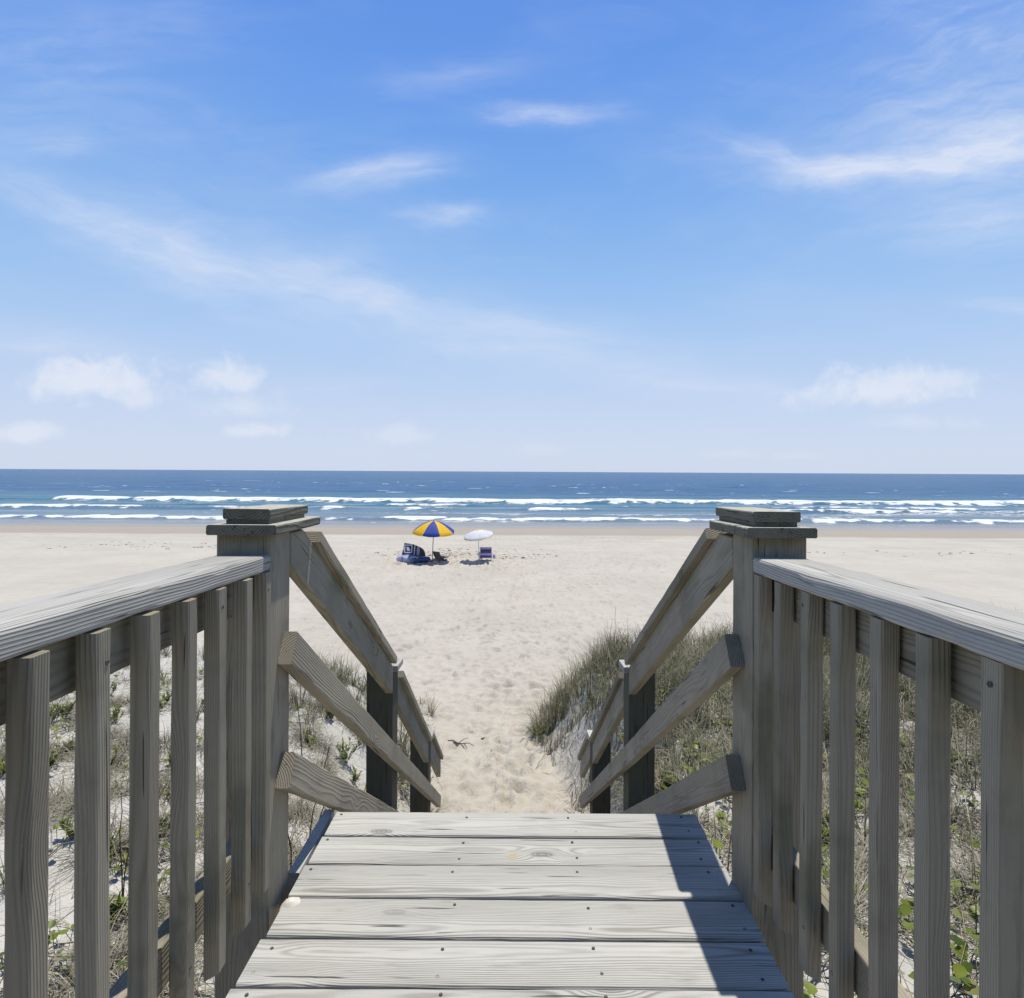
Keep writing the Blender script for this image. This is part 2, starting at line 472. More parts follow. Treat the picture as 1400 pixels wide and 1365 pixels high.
BY = [-60, -17, -5, 1.2, 2.6, 6, 9, 14, 20, 27, 36, 42, 47, 51, 60, 80, 200, 400]
BZ = [9.5, 9.0, 2.3, 1.9, .72, .62, .45, .2, .06, 0, -.12, -.22, -.37, -.52, -.9, -1.8, -6, -8]  # rear heights form an added, unseen ridge that blocks low sky light
TRY = [-60, 2.0, 2.8, 4, 5.5, 6.5, 8, 9, 9.5, 10, 10.6, 11.5, 13]
TRX = [.4, .4, .5, .62, .72, .62, .36, .45, .9, 2.0, 6, 30, 400]
TLX = [.4, .4, .5, .62, .72, .64, .85, 1.15, 1.45, 2.0, 4, 10, 400]
TLY = [-60, 2.0, 2.8, 4, 5.5, 6.5, 8, 9.4, 9.8, 10.2, 10.8, 11.6, 13]
def ground(x, y, rough=True):
    x = np.asarray(x, float); y = np.asarray(y, float)
    zb = np.interp(y, BY, BZ)
    far = sstep((y - 11) / 6)
    zb = zb + far * (.05 * fbm(x * .12, y * .12, 3, 5) * sstep((48 - y) / 6))
    wr = np.interp(y, [0, 3, 6, 9, 10, 12], [.35, .45, .85, 1.0, 1.6, 2.5])
    wl = np.interp(y, [0, 3, 6, 9, 10, 12], [.35, .5, 1.3, 1.7, 2.0, 3.0])
    wob = .35 * fbm(x * 0 + y * .9, y * .9, 2, 11)
    dr = sstep((x - np.interp(y, TRY, TRX) + wob * sstep(y - 4)) / wr)
    dl = sstep((-x - np.interp(y, TLY, TLX) + wob * sstep(y - 4)) / wl)
    hr = np.interp(y, [-60, 2.2, 4, 7, 8.6, 12], [2.05, 2.05, 1.82, 1.55, 1.36, 1.2])
    hl = np.interp(y, [-60, 2.2, 5, 8, 10, 12], [2.05, 2.02, 1.62, 1.25, 1.0, .9])
    zd = zb + np.maximum(hr - zb, 0) * dr + np.maximum(hl - zb, 0) * dl
    dm = np.clip(dr + dl, 0, 1)
    zd = zd + dm * (.34 * fbm(x * .8, y * .8, 4, 3) + .07 * fbm(x * 5, y * 5, 3, 8))
    return zd

def gz(x, y): return float(ground(np.array([x]), np.array([y]))[0])

def graded(a, b, step, lo, hi, grow=1.22):
    c = list(np.arange(a, b + 1e-6, step))
    s = step
    while c[-1] < hi: s *= grow; c.append(c[-1] + s)
    s = step
    while c[0] > lo: s *= grow; c.insert(0, c[0] - s)
    return np.array(c)

def grid_mesh(name, X, Y, Z, mat, attrs=None):
    ny, nx = Z.shape
    me = bpy.data.meshes.new(name)
    co = np.empty((ny * nx, 3), np.float32)
    co[:, 0] = np.broadcast_to(X, Z.shape).ravel(); co[:, 1] = np.broadcast_to(Y, Z.shape).ravel(); co[:, 2] = Z.ravel()
    idx = np.arange(ny * nx).reshape(ny, nx)
    q = np.stack([idx[:-1, :-1], idx[:-1, 1:], idx[1:, 1:], idx[1:, :-1]], -1).reshape(-1, 4)
    me.vertices.add(len(co)); me.vertices.foreach_set('co', co.ravel())
    me.loops.add(q.size); me.loops.foreach_set('vertex_index', q.ravel().astype(np.int32))
    me.polygons.add(len(q)); me.polygons.foreach_set('loop_start', np.arange(0, q.size, 4, dtype=np.int32))
    me.polygons.foreach_set('loop_total', np.full(len(q), 4, np.int32))
    me.polygons.foreach_set('use_smooth', np.ones(len(q), bool))
    for k, v in (attrs or {}).items():
        at = me.attributes.new(k, 'FLOAT', 'POINT'); at.data.foreach_set('value', v.astype(np.float32).ravel())
    me.materials.append(mat); me.update(calc_edges=True); me.validate()
    o = bpy.data.objects.new(name, me); link(o)
    return o

gx = graded(-9, 9, .04, -6000, 6000)
gy = np.concatenate([graded(0, 5, .05, -40, 5 - 1e-3)[:-1], np.arange(5, 16, .035), np.arange(16, 31, .07), np.arange(31, 54, .16), np.arange(54, 140, 3.0)])
X, Y = np.meshgrid(gx, gy)
Zg = ground(X, Y)
DUNE = np.clip((Zg - np.interp(Y, BY, BZ)) / .5, 0, 1)
# footprints and scuffs trodden into the dry sand
dry = sstep((41 - Y) / 4)
Zg = Zg + dry * (.022 * fbm(X * 3.1, Y * 3.1, 3, 21)) * (1 + 1.1 * sstep((Y - 11) / 8))
def dents(n, xs, ys, amp, lo, hi):
    global Zg
    for i in range(n):
        cx, cy = xs[i], ys[i]
        a = RNG.uniform(lo, hi) * RNG.choice((.5, .8, 1, 1, 1.35)); bq = a * RNG.uniform(.4, .65); th = RNG.uniform(-.7, .7) + math.pi / 2
        dpt = amp * RNG.uniform(.4, 1.2)
        i0, i1 = np.searchsorted(gx, (cx - 2.6 * a, cx + 2.6 * a)); j0, j1 = np.searchsorted(gy, (cy - 2.6 * a, cy + 2.6 * a))
        if i1 - i0 < 2 or j1 - j0 < 2: continue
        dx = X[j0:j1, i0:i1] - cx; dy = Y[j0:j1, i0:i1] - cy
        u = (dx * math.cos(th) + dy * math.sin(th)) / a; v = (-dx * math.sin(th) + dy * math.cos(th)) / bq
        r2 = u * u + v * v
        Zg[j0:j1, i0:i1] += dpt * (-np.exp(-r2 * 1.6) + .55 * np.exp(-((np.sqrt(r2) - 1.35) / .45) ** 2))
n = 3400; dents(n, RNG.normal(0, 1, n) * np.linspace(.35, 5, n) + np.linspace(0, -.6, n), np.linspace(5.6, 30, n), .030, .08, .16)
n = 4600; dents(n, RNG.uniform(-9, 9, n), RNG.uniform(10, 40, n), .032, .09, .2)
for k in range(9):     # single walkers
    y_ = np.arange(6.5, 39, .62); ph_ = RNG.uniform(0, 6); dents(len(y_), RNG.uniform(-.2, .2) + (y_ - 7) * RNG.uniform(-.22, .16) + .35 * np.sin(y_ * .25 + ph_) + .11 * (-1) ** np.arange(len(y_)), y_, .04, .12, .15)
n = 900; dents(n, RNG.normal(-2.2, 1.9, n), RNG.normal(28.0, 1.6, n), .045, .1, .22)
# tyre ruts along the beach
for yr in (37.3, 38.1, 33.6):
    Zg -= .03 * np.exp(-((Y - yr - .25 * np.sin(X * .05)) / .16) ** 2) * (.6 + .6 * vnoise(X * .6, Y * 0, 4))

def sand_material():
    m, t, b = material('sand')
    co = t.new('ShaderNodeTexCoord').outputs['Object']
    x, y, z = t.sep(co)
    n1 = t.noise(co, .35, 4, .6); n2 = t.noise(co, 3.0, 4, .65); n3 = t.noise(co, 60, 3, .7)
    dune = t.attr('dune', 'Fac')
    beach = t.mix(t.rng(n1, .35, .65), (.455, .421, .366), (.50, .465, .406))
    beach = t.mix(t.rng(n2, .35, .7, 0, .28), beach, (.385, .345, .29))
    dun = t.mix(t.rng(n2, .3, .7), (.45, .43, .39), (.52, .50, .46))
    col = t.mix(dune, beach, dun)
    # warm damp trodden sand at the stair foot
    warm = t.mul(t.rng(y, 9.5, 6.0), t.sub(1.0, dune))
    col = t.mix(t.mul(warm, .10), col, (.52, .44, .32))
    col = t.mix(t.mul(t.rng(y, .3, -2.5), t.rng(t.noise(co, 1.4, 4), .25, .45)), col, (.065, .070, .035))  # dark plant-toned ground behind the viewpoint, unseen, added to cut bounce light
    # speckles of shell and dark grains
    col = t.mix(t.rng(n3, .62, .72, 0, .22), col, (.26, .22, .17))
    col = t.mix(t.rng(n3, .36, .28, 0, .25), col, (.62, .58, .52))
    # wet strand: irregular tide marks
    edge = t.add(y, t.mul(t.sub(t.noise(t.comb(t.mul(x, .05), 0.0, 0.0), 1.0, 3), .5), 2.2))
    damp = t.rng(edge, 39.6, 40.6); wet = t.rng(edge, 46.2, 48.5)
    col = t.mix(t.mul(damp, .75), col, (.305, .262, .215))
    wr = t.noise(t.comb(t.mul(x, .04), t.mul(y, 1.7), 0.0), 1.0, 3)
    band = t.mul(t.rng(wr, .5, .7, 0, .35), t.rng(edge, 30, 34))
    col = t.mix(band, col, (.28, .245, .20))
    col = t.mix(t.mul(wet, .6), col, (.225, .21, .195))
    t.put(b.inputs['Base Color'], col)
    t.put(b.inputs['Roughness'], t.rng(wet, 0, 1, .95, .3))
    b.inputs['Specular IOR Level'].default_value = .3
    h = t.add(t.mul(n3, .35), t.mul(t.noise(co, 14, 4, .7), 1.2))
    ds = t.rng(edge, 44, 39, .15, 1.0)
    t.put(b.inputs['Normal'], t.bump(t.mul(h, ds), .02, .9))
    return m
M['sand'] = sand_material()
import bisect
_gx, _gy = list(map(float, gx)), list(map(float, gy))
def gz(x, y):
    x = float(x); y = float(y)
    i = min(max(bisect.bisect(_gx, x) - 1, 0), len(_gx) - 2); j = min(max(bisect.bisect(_gy, y) - 1, 0), len(_gy) - 2)
    u = (x - _gx[i]) / (_gx[i + 1] - _gx[i]); v = (y - _gy[j]) / (_gy[j + 1] - _gy[j])
    return float((Zg[j, i] * (1 - u) + Zg[j, i + 1] * u) * (1 - v) + (Zg[j + 1, i] * (1 - u) + Zg[j + 1, i + 1] * u) * v)
def vn(x, y, sd): return min(1, max(0, .5 + .85 * mnoise.noise((float(x), float(y), sd * 3.71))))
o = grid_mesh('beach', X, Y, Zg, M['sand'], {'dune': DUNE}); tag(o, kind='structure')

# ------------------------------------------------------------------ sea
SEA = -.5
sx = graded(-110, 110, .5, -30000, 30000, 1.25)
sy = [49.0]
while sy[-1] < 40000:
    y = sy[-1]; sy.append(y + (.22 if y < 100 else .22 * (y / 100) ** 2.2 if y < 400 else (y - 390) * .45 + 4))
sy = np.array(sy)
SX, SY = np.meshgrid(sx, sy)
def lerp_line(x, pts):
    p = np.array(pts); return np.interp(x, p[:, 0], p[:, 1])
Zs = np.zeros_like(SX); FO = np.zeros_like(SX)
nx1 = fbm(SX * .03, SX * 0 + 3.1, 3, 31); nx2 = fbm(SX * .16, SX * 0 + 7.7, 3, 32)
split = fbm(SX * .07, SY * .5, 3, 41)
fine = fbm(SX * .5, SY * .9, 4, 40)
def breaker(y0, wob, height, wf, wb, segs, seed, foam=1.0, tail=0.0):
    global Zs, FO
    yc = y0 + wob * fbm(SX * .022, SX * 0 + seed, 3, seed) * 2 + .8 * fbm(SX * .2, SX * 0, 2, seed + 1)
    d = SY - yc
    prof = np.where(d < 0, np.exp(-(d / wf) ** 2), np.exp(-(d / wb) ** 2))
    on = np.zeros_like(SX)
    for a, b2, st in segs:
        e = 3.0
        on = np.maximum(on, st * sstep((SX - a) / e) * sstep((b2 - SX) / e))
    on = on * np.clip(.86 + .8 * fbm(SX * .11, SX * 0 + seed, 3, seed + 3) * 2, .72, 1)
    Zs += height * prof * (.45 + .55 * on)
    ragged = fbm(SX * .9, SY * 1.2, 3, seed + 5)
    front = sstep((d + wf * (1.9 + 2.2 * ragged)) / (wf * 1.5)) * sstep((wb * .22 + 1.6 * ragged - d) / 1.0)
    FO = np.maximum(FO, foam * on * front * np.clip(1.0 + .7 * split, .78, 1))
    if tail:   # lacy foam left behind, shoreward
        tl = sstep((d + tail * (1 + ragged)) / (tail * .7)) * sstep(-d / .5)
        FO = np.maximum(FO, .50 * foam * on * tl)
L = 9999
breaker(90, 3.0, .62, 1.5, 4.5, [(-69, -L and -54, .9), (-57, 14, 1), (6, 16, .8), (12, 40, 1), (36, L, 1)], 101, 1.2, 5)
breaker(99, 3.0, .40, 1.4, 4.0, [(-30, -22, .5), (8, 22, .7), (52, 70, .5)], 131, .9, 2)
breaker(71, 2.2, .42, 1.1, 3.4, [(-L, -38, 1), (-24, -17, .9), (-14, -5, .8), (0, 11, .8), (28, 52, 1), (-38, -28, .7), (54, 80, .7)], 151, 1, 3)
breaker(78, 2.5, .35, 1.1, 3.0, [(-18, -3, .8), (12, 17, .9), (34, 60, .8), (-44, -36, .7)], 171, .9, 2)
breaker(63, 2.0, .22, .9, 2.5, [(-22, -14, .5), (-9, -4, .5), (20, 27, .5)], 191, .7, 1)
breaker(56.2, 1.6, .30, .9, 2.2, [(-L, -12, 1), (-14, 36, 1), (26, 48, .9), (44, L, .8)], 211, 1.15, 1.4)
breaker(52.8, 1.2, .07, .5, 1.0, [(-L, L, .62)], 231, .8, 1.0)
# open water swell and whitecaps
far = sstep((SY - 95) / 40)
Zs += .16 * fbm(SX * .06, SY * .16, 3, 61) * 2 * sstep((SY - 58) / 20) + .05 * fine * sstep((SY - 54) / 10)
wc = fbm(SX * .30, SY * .5, 3, 77); wc2 = fbm(SX * .035, SY * .05, 2, 79)
caps = sstep((wc + .35 * wc2 - .335) / .04) * far * sstep((420 - SY) / 200)
FO = np.maximum(FO, .85 * caps)
lace = fbm(SX * .09, SY * .55, 4, 83) + .6 * fbm(SX * .02, SY * .12, 2, 84)
FO = np.maximum(FO, .54 * sstep((lace - .08) / .14) * sstep((SY - 52) / 2) * sstep((96 - SY) / 8))
for cx, cy, w in ((-88, 131, 2.6), (-75, 127, 2.4), (-62, 130, 2), (-25, 131, 3.2), (-29, 137, 2), (68, 150, 2.2), (83, 140, 2.6), (40, 155, 2), (15, 128, 2), (112, 128, 2), (-10, 165, 3), (90, 128, 2)):
    d = np.abs(SY - cy) / .9; FO = np.maximum(FO, np.exp(-d * d) * sstep(1.2 - np.abs(SX - cx) / w + .4 * fine))
FO = np.clip(FO, 0, 1)
def sea_material():
    m, t, b = material('sea_water')
    co = t.new('ShaderNodeTexCoord').outputs['Object']
    x, y, z = t.sep(co)
    foam = t.attr('foam', 'Fac')
    fn = t.noise(t.comb(t.mul(x, .9), t.mul(y, 1.9), 0.0), 1.0, 6, .7)
    streak = t.noise(t.comb(t.mul(x, .035), t.mul(y, .30), 0.0), 1.0, 4, .6)
    streak2 = t.noise(t.comb(t.mul(x, .012), t.mul(y, .05), 0.0), 1.0, 3, .6)
    deep = t.mix(t.rng(streak, .35, .65), (.006, .066, .172), (.014, .098, .220))
    deep = t.mix(t.rng(streak2, .4, .65, 0, .4), deep, (.005, .056, .165))
    teal = t.mix(t.rng(streak, .35, .65), (.034, .120, .20), (.075, .178, .25))
    col = t.mix(t.rng(y, 150, 88), deep, teal)
    shal = t.mix(t.rng(streak, .35, .65), (.12, .175, .235), (.18, .235, .29))
    col = t.mix(t.rng(y, 84, 56), col, shal)
    col = t.mix(t.rng(y, 55.5, 52.0, 0, .7), col, (.30, .28, .26))
    fm = t.rng(t.add(foam, t.mul(t.sub(fn, .5), 1.25)), .40, .66)
    fc = t.noise(t.comb(t.mul(x, .5), t.mul(y, 2.6), 0.0), 1.0, 5, .7)
    col = t.mix(fm, col, t.mix(t.rng(fc, .35, .6), (.50, .56, .61), (.80, .82, .84)))
    t.put(b.inputs['Base Color'], col)
    t.put(b.inputs['Roughness'], t.rng(fm, 0, 1, .22, .9))
    b.inputs['IOR'].default_value = 1.33
    t.put(b.inputs['Specular IOR Level'], t.rng(y, 60, 110, .10, .02))
    r1 = t.noise(t.comb(t.mul(x, .5), t.mul(y, 1.1), 0.0), 1.0, 5, .65)
    r2 = t.noise(t.comb(t.mul(x, .09), t.mul(y, .25), 0.0), 1.0, 4, .6)
    h = t.add(t.mul(r1, .5), t.mul(r2, 1.4))
    t.put(b.inputs['Normal'], t.bump(t.add(h, t.mul(fm, .35)), .55, .8))
    return m
M['sea'] = sea_material()
o = grid_mesh('sea', SX, SY, Zs + SEA, M['sea'], {'foam': FO}); tag(o, kind='structure')

# ------------------------------------------------------------------ dune plants
def leafmat(name, c0, c1, trans=.25, rough=.55):
    m, t, b = material(name)
    oi = t.new('ShaderNodeObjectInfo').outputs['Random']
    g = t.sep(t.attr('grain'))
    col = t.mix(g[0], c0, c1)
    col = t.mix(t.rng(g[1], 0, 1, 0, .5), col, (.26, .225, .16))
    col = t.mix(t.rng(t.m('FRACT', t.mul(g[0], 37.3)), .86, .97, 0, .7), col, (.42, .39, .33))
    t.put(b.inputs['Base Color'], col)
    b.inputs['Roughness'].default_value = rough
    b.inputs['Specular IOR Level'].default_value = .3
    tr = t.new('ShaderNodeBsdfTranslucent'); t.put(tr.inputs[0], col)
    mx = t.new('ShaderNodeMixShader'); mx.inputs[0].default_value = trans
    t.l.new(b.outputs[0], mx.inputs[1]); t.l.new(tr.outputs[0], mx.inputs[2])
    out = m.node_tree.nodes['Material Output']; t.l.new(mx.outputs[0], out.inputs[0])
    return m
M['grass'] = leafmat('dune_grass_blades', (.048, .060, .019), (.170, .172, .066))
M['dry'] = leafmat('dry_grass_blades', (.080, .074, .050), (.36, .335, .25), .1, .8)
M['vine'] = leafmat('vine_leaves', (.075, .125, .020), (.255, .30, .040), .4, .4)
M['stem'] = simple('brown_stems', (.075, .055, .038), .8, .3, 40)

def blade(mb, p, ang, L, w, bend, lean, segs=4, dry=0.0, hue=None, mi=0, droop=0.0):
    """curved grass ribbon"""
    dx, dy = math.cos(ang), math.sin(ang)
    px, py = -dy, dx
    vs, gs = [], []
    x = y = 0.0; z = 0.0; th = math.pi / 2 - lean
    hue = random.random() if hue is None else hue
    for i in range(segs + 1):
        t = i / segs
        ww = w * (1 - t ** 1.6) * .5 + .0004
        vs.append((p[0] + dx * x + px * ww, p[1] + dy * x + py * ww, p[2] + z))
        vs.append((p[0] + dx * x - px * ww, p[1] + dy * x - py * ww, p[2] + z))
        gs += [(hue, dry, t)] * 2
        x += math.cos(th) * L / segs; z += math.sin(th) * L / segs
        th -= bend / segs * (1 + droop * t)
        if z < .01 and th < 0: th = random.uniform(-.02, .08)
    fs = [(2 * i, 2 * i + 1, 2 * i + 3, 2 * i + 2) for i in range(segs)]
    mb.add(vs, fs, gs, mi, True)

def tuft_mesh(n, L, spread, lean, bend, dryfrac, w=.005, droop=0.0):
    mb = MB()
    for i in range(n):
        a = random.uniform(0, 6.283); r = spread * math.sqrt(random.random())
        dr = random.random() < dryfrac
        blade(mb, (r * math.cos(a) + random.gauss(0, .01), r * math.sin(a), -.02), a + random.gauss(0, .7), L * random.uniform(.5, 1.1), w * random.uniform(.7, 1.3),
              random.uniform(*bend), abs(random.gauss(lean, lean * .6)), 5, dry=random.uniform(.3, 1) if dr else random.uniform(0, .3), mi=1 if dr else 0, droop=droop)
    o = mb.build('grass_tuft', [M['grass'], M['dry']])
    me = o.data; bpy.data.objects.remove(o)
    return me
TG = [tuft_mesh(46, .42, .05, .35, (.3, 1.1), .35) for _ in range(3)]          # upright, green
TD = [tuft_mesh(110, .40, .07, .75, (1.2, 2.6), .92, .0045, 1.0) for _ in range(3)]  # drooping dry mop
TS = [tuft_mesh(22, .30, .03, .30, (.2, .9), .2, .004) for _ in range(2)]          # sparse thin

def place(mesh, name, x, y, s, label, cat, group):
    o = bpy.data.objects.new(name, mesh)
    o.location = (x, y, gz(x, y)); o.rotation_euler = (random.uniform(-.12, .12), random.uniform(-.12, .12), random.uniform(0, 6.28)); o.scale = (s, s, s * random.uniform(.85, 1.15))
    link(o); tag(o, label, cat, group); return o

def px(x, y, Yd):      # a point at depth Yd on the sight line of a photo pixel, used for measuring only
    return ((x - 700) / 835 * Yd, Yd)

# left dune: scattered tufts
LT = 'wiry green grass tuft on the open white sand left of the stairs'
LD = 'grey dried out grass mop slumped on the white sand left of the stairs'
RT = 'upright green grass tuft on the overgrown dune right of the stairs'
RD = 'grey drooping dead grass mop on the dune right of the stairs'
def tries(n, box, cond):
    out = []
    while len(out) < n:
        x = random.uniform(box[0], box[1]); y = random.uniform(box[2], box[3])
        if cond(x, y): out.append((x, y))
    return out
def leftok(x, y): return -x > np.interp(y, TLY, TLX) + .35 and abs(x) > .9
def rightok(x, y): return x > np.interp(y, TRY, TRX) + .25 and x > .95
for x, y in tries(64, (-6.5, -1.0, 2.2, 9.6), leftok):
    place(random.choice(TG + TS), 'grass_tuft', x, y, random.uniform(.6, 1.05), LT, 'grass tuft', 'green tufts on the left dune')
for x, y in [px(440, 960, 6.8), px(470, 990, 6.5), px(425, 985, 6.3), px(455, 920, 8.6), px(480, 925, 8.6), px(515, 955, 8.0), px(590, 965, 8.8)]:
    place(random.choice(TG), 'grass_tuft', x, y, random.uniform(.7, .95), LT, 'grass tuft', 'green tufts on the left dune')
for x, y in tries(115, (-4.6, -.95, 1.6, 7.0), lambda x, y: leftok(x, y) and vn(x * 1.7, y * 1.7, 55) > .46):
    place(random.choice(TD), 'dead_grass_mop', x, y, random.uniform(.6, 1.0), LD, 'dead grass', 'dead grass mops on the left dune')
for x, y in tries(46, (1.0, 6.5, 5.0, 9.6), rightok):
    place(random.choice(TG), 'grass_tuft', x, y, random.uniform(.7, 1.1), RT, 'grass tuft', 'green tufts on the right dune')
for x, y in tries(105, (.95, 4.6, 1.6, 6.8), rightok):
    place(random.choice(TD), 'dead_grass_mop', x, y, random.uniform(.6, 1.05), RD, 'dead grass', 'dead grass mops on the right dune')

for i in range(26):
    y = random.uniform(7.6, 10.0); x = np.interp(y, TRY, TRX) + random.uniform(.25, 1.1)
    place(random.choice(TG), 'grass_tuft', x, y, random.uniform(.9, 1.3), RT, 'grass tuft', 'green tufts on the right dune')

for x, y, k in [(-.80, 5.25, 0), (-.82, 5.6, 1), (-.86, 4.9, 1), (-.78, 5.9, 0), (-.95, 5.4, 0), (-.9, 6.2, 1)]:
    place(random.choice(TG if k else TD), 'grass_tuft' if k else 'dead_grass_mop', x, y, random.uniform(.8, 1.1), LT if k else LD, 'grass tuft' if k else 'dead grass', 'green tufts on the left dune' if k else 'dead grass mops on the left dune')
for q in range(26):
    x, y = px(random.uniform(405, 560), random.uniform(930, 1010), random.uniform(6.0, 8.2)); place(random.choice(TG), 'grass_tuft', x, y, random.uniform(.8, 1.15), LT, 'grass tuft', 'green tufts on the left dune')
# continuous grass cover of the right dune
mb = MB()
def dens(x, y):
    t = np.interp(y, TRY, TRX)
    e = x - t + .12
    if e < .06 or y > 10.6: return 0
    v = min(1, e / .35) * np.interp(y, [1.8, 3, 4.2, 5.5, 9.6, 10.3], [.06, .22, .55, 1.2, 1.5, .5])
    q = vn(x * 1.6, y * 1.6, 90)
    v *= .12 + 1.75 * max(0, q - .12)
    if y < 7.4 and e < .5: v *= .10 + .7 * max(0, e - .18)
    if x > 5: v *= .6
    return v
xs = RNG.uniform(.3, 8.5, 150000); ys = 2.0 + 8.4 * RNG.random(150000) ** .75
zs = ground(xs, ys)
cnt = 0
for x, y, z in zip(xs, ys, zs):
    if cnt > 54000: break
    if random.random() > dens(x, y): continue
    q1, q2, q3 = (vn(x * f, y * f, sd) for f, sd in ((2.3, 91), (1.4, 92), (3.1, 93)))
    dry = random.random() < .18 + .74 * q1
    tall = .55 + .9 * q3
    L = random.uniform(.16, .54) * tall * (1.05 if y > 5 else .65) * (1.25 if random.random() < .1 else 1)
    blade(mb, (x, y, z - .015), q2 * 9 + random.gauss(0, .9), L, random.uniform(.0035, .0085), random.uniform(.2, 2.4), abs(random.gauss(.45, .45)), 4,
          dry=random.uniform(.3, 1) if dry else random.uniform(0, .35), mi=1 if dry else 0, hue=min(1, max(0, random.gauss(.2 + .6 * q3, .3))))
    cnt += 1
for x, y, z in zip(RNG.uniform(.3, 8.5, 30000), 4.4 + 6 * RNG.random(30000), range(30000)):
    if random.random() > dens(x, y) * .8: continue
    blade(mb, (x, y, gz(x, y) - .01), random.uniform(0, 6.283), random.uniform(.06, .2), random.uniform(.003, .006), random.uniform(.3, 1.8), abs(random.gauss(.8, .4)), 3, dry=0, mi=1, hue=random.uniform(0, .3))
o = mb.build('dune_grass', [M['grass'], M['dry']]); tag(o, 'dense green and straw coloured grass covering the right dune', 'grass', kind='stuff')
# thin litter of dry stalks on both dunes
mb = MB()
for side in (-1, 1):
    n = 0
    while n < (21000 if side < 0 else 18000):
        y = 1.2 + 8.4 * random.random() ** 1.4; x = side * random.uniform(.6, 1.6 + .75 * y)
        if side < 0 and not -x > np.interp(y, TLY, TLX) + .1: continue
        if side > 0 and not x > np.interp(y, TRY, TRX): continue
        v = vn(x * 1.7, y * 1.7, 55)
        if v < .46 and random.random() > .10: n += .1; continue
        n += 1
        blade(mb, (x, y, gz(x, y) + .004), random.uniform(0, 6.28), random.uniform(.06, .36), random.uniform(.002, .0055), random.uniform(.2, 1.2), random.uniform(.8, 1.5), 3, dry=random.uniform(0, 1), mi=0)
o = mb.build('dry_stalks', [M['dry']]); tag(o, 'thin layer of dry grey stalks lying over the dune sand', 'dry grass', kind='stuff')

# beach vine: runners with round leaves
def vine_leaf(mb, p, ang, r, tilt, hue):
    vs = [(0, 0, 0)]; k = 11
    for i in range(k):
        a = -2.75 + 5.5 * i / (k - 1)
        rr = r * (1 - .12 * abs(math.cos(a * .5)) * 0 + .05 * math.cos(3 * a))
        rr *= random.uniform(.88, 1.08)
        if i in (0, k - 1): rr *= .8
        if i == k // 2: rr *= .84
        vs.append((rr * math.cos(a) + r * .55, rr * math.sin(a) * .92, .22 * r * (math.sin(a) ** 2) + .0))
    m = Matrix.Translation(p) @ Matrix.Rotation(ang, 4, 'Z') @ Matrix.Rotation(tilt, 4, 'Y') @ Matrix.Rotation(random.uniform(-.35, .35), 4, 'X')
    vs = [m @ Vector(v) for v in vs]
    fs = [(0, i, i + 1) for i in range(1, k)] + [(0, k, 1)]
    mb.add(vs, fs, [(hue, 0 if hue < .88 else 1, 0)] * len(vs), 0, True)
def runner(mb, x, y, steps, gap, rl):
    a = random.uniform(0, 6.28); pts = []
    for i in range(steps):
        a += random.gauss(0, .35); x += math.cos(a) * gap; y += math.sin(a) * gap
        if abs(x) < np.interp(y, TRY, TRX) + .15 and x > 0: break
        if x < 0 and -x < np.interp(y, TLY, TLX) + .2: break
        if y > 9.8 or y < 1: break
        z = gz(x, y) + .015; pts.append((x, y, z))
        for q in range(random.choice((1, 1, 2))):
            la = a + random.choice((-1, 1)) * random.uniform(.5, 1.6)
            h = random.uniform(.03, .11)
            lp = (x + math.cos(la) * .03, y + math.sin(la) * .03, z + h)
            mb.tube([(x, y, z), (x + math.cos(la) * .02, y + math.sin(la) * .02, z + h * .6), lp], .0016, 4, 1, False)
            vine_leaf(mb, lp, la, rl * random.uniform(.6, 1.2), random.uniform(-.7, .35), random.random())
    if len(pts) > 2: mb.tube(pts, .003, 5, 1)
mb = MB()
for i in range(190):
    y = 1.5 + 7.5 * random.random() ** 1.25; x = random.uniform(.9, 1.2 + .75 * y)
    runner(mb, x, y, random.randint(5, 13), random.uniform(.05, .09), .026)
o = mb.build('beach_vine', [M['vine'], M['stem']]); tag(o, 'round leaved green vine creeping over the right dune', 'ground cover', kind='stuff')
mb = MB()
for i in range(120):
    y = 1.7 + 7 * random.random(); x = -random.uniform(.9, 1.2 + .75 * y)
    runner(mb, x, y, random.randint(3, 9), random.uniform(.045, .08), .023)
o = mb.build('beach_vine', [M['vine'], M['stem']]); tag(o, 'round leaved green vine creeping over the left dune', 'ground cover', kind='stuff')

# individual plants
def stalk_plant(name, x, y, h, n, label, cat, lean=.15, leaves=0, rad=.004):
    z = gz(x, y); root = empty(name, (x, y, z), label, cat)
    m = MB(); f = MB()
    for i in range(n):
        a = random.uniform(0, 6.28); hh = h * random.uniform(.75, 1.0); le = lean * random.uniform(.4, 1.3)
        pts = [(x + random.gauss(0, .02) * (q > 0) * .3 + math.cos(a) * le * hh * (q / 6) ** 1.4, y + math.sin(a) * le * hh * (q / 6) ** 1.4, z - .03 + hh * q / 6) for q in range(7)]
        m.tube(pts, [rad * (1 - .1 * q) for q in range(7)], 5)
        for k in range(leaves):
            q = random.randint(1, 5); vine_leaf(f, pts[q], random.uniform(0, 6.28), .02, random.uniform(-.9, .2), random.random())
    m.build('stem', M['stem'], root, (x, y, z))
    if leaves: f.build('leaves', M['vine'], root, (x, y, z))
x, y = px(841, 850, 9.4); stalk_plant('reed_stalk', x, y, 1.02, 1, 'single tall thin stalk rising above the right dune grass', 'stalk', .02, rad=.005)
x, y = px(405, 1180, 2.75); stalk_plant('dead_weed', x, y, .95, 3, 'dark bare weed stems beside the left newel post', 'weed', .2, rad=.0045)
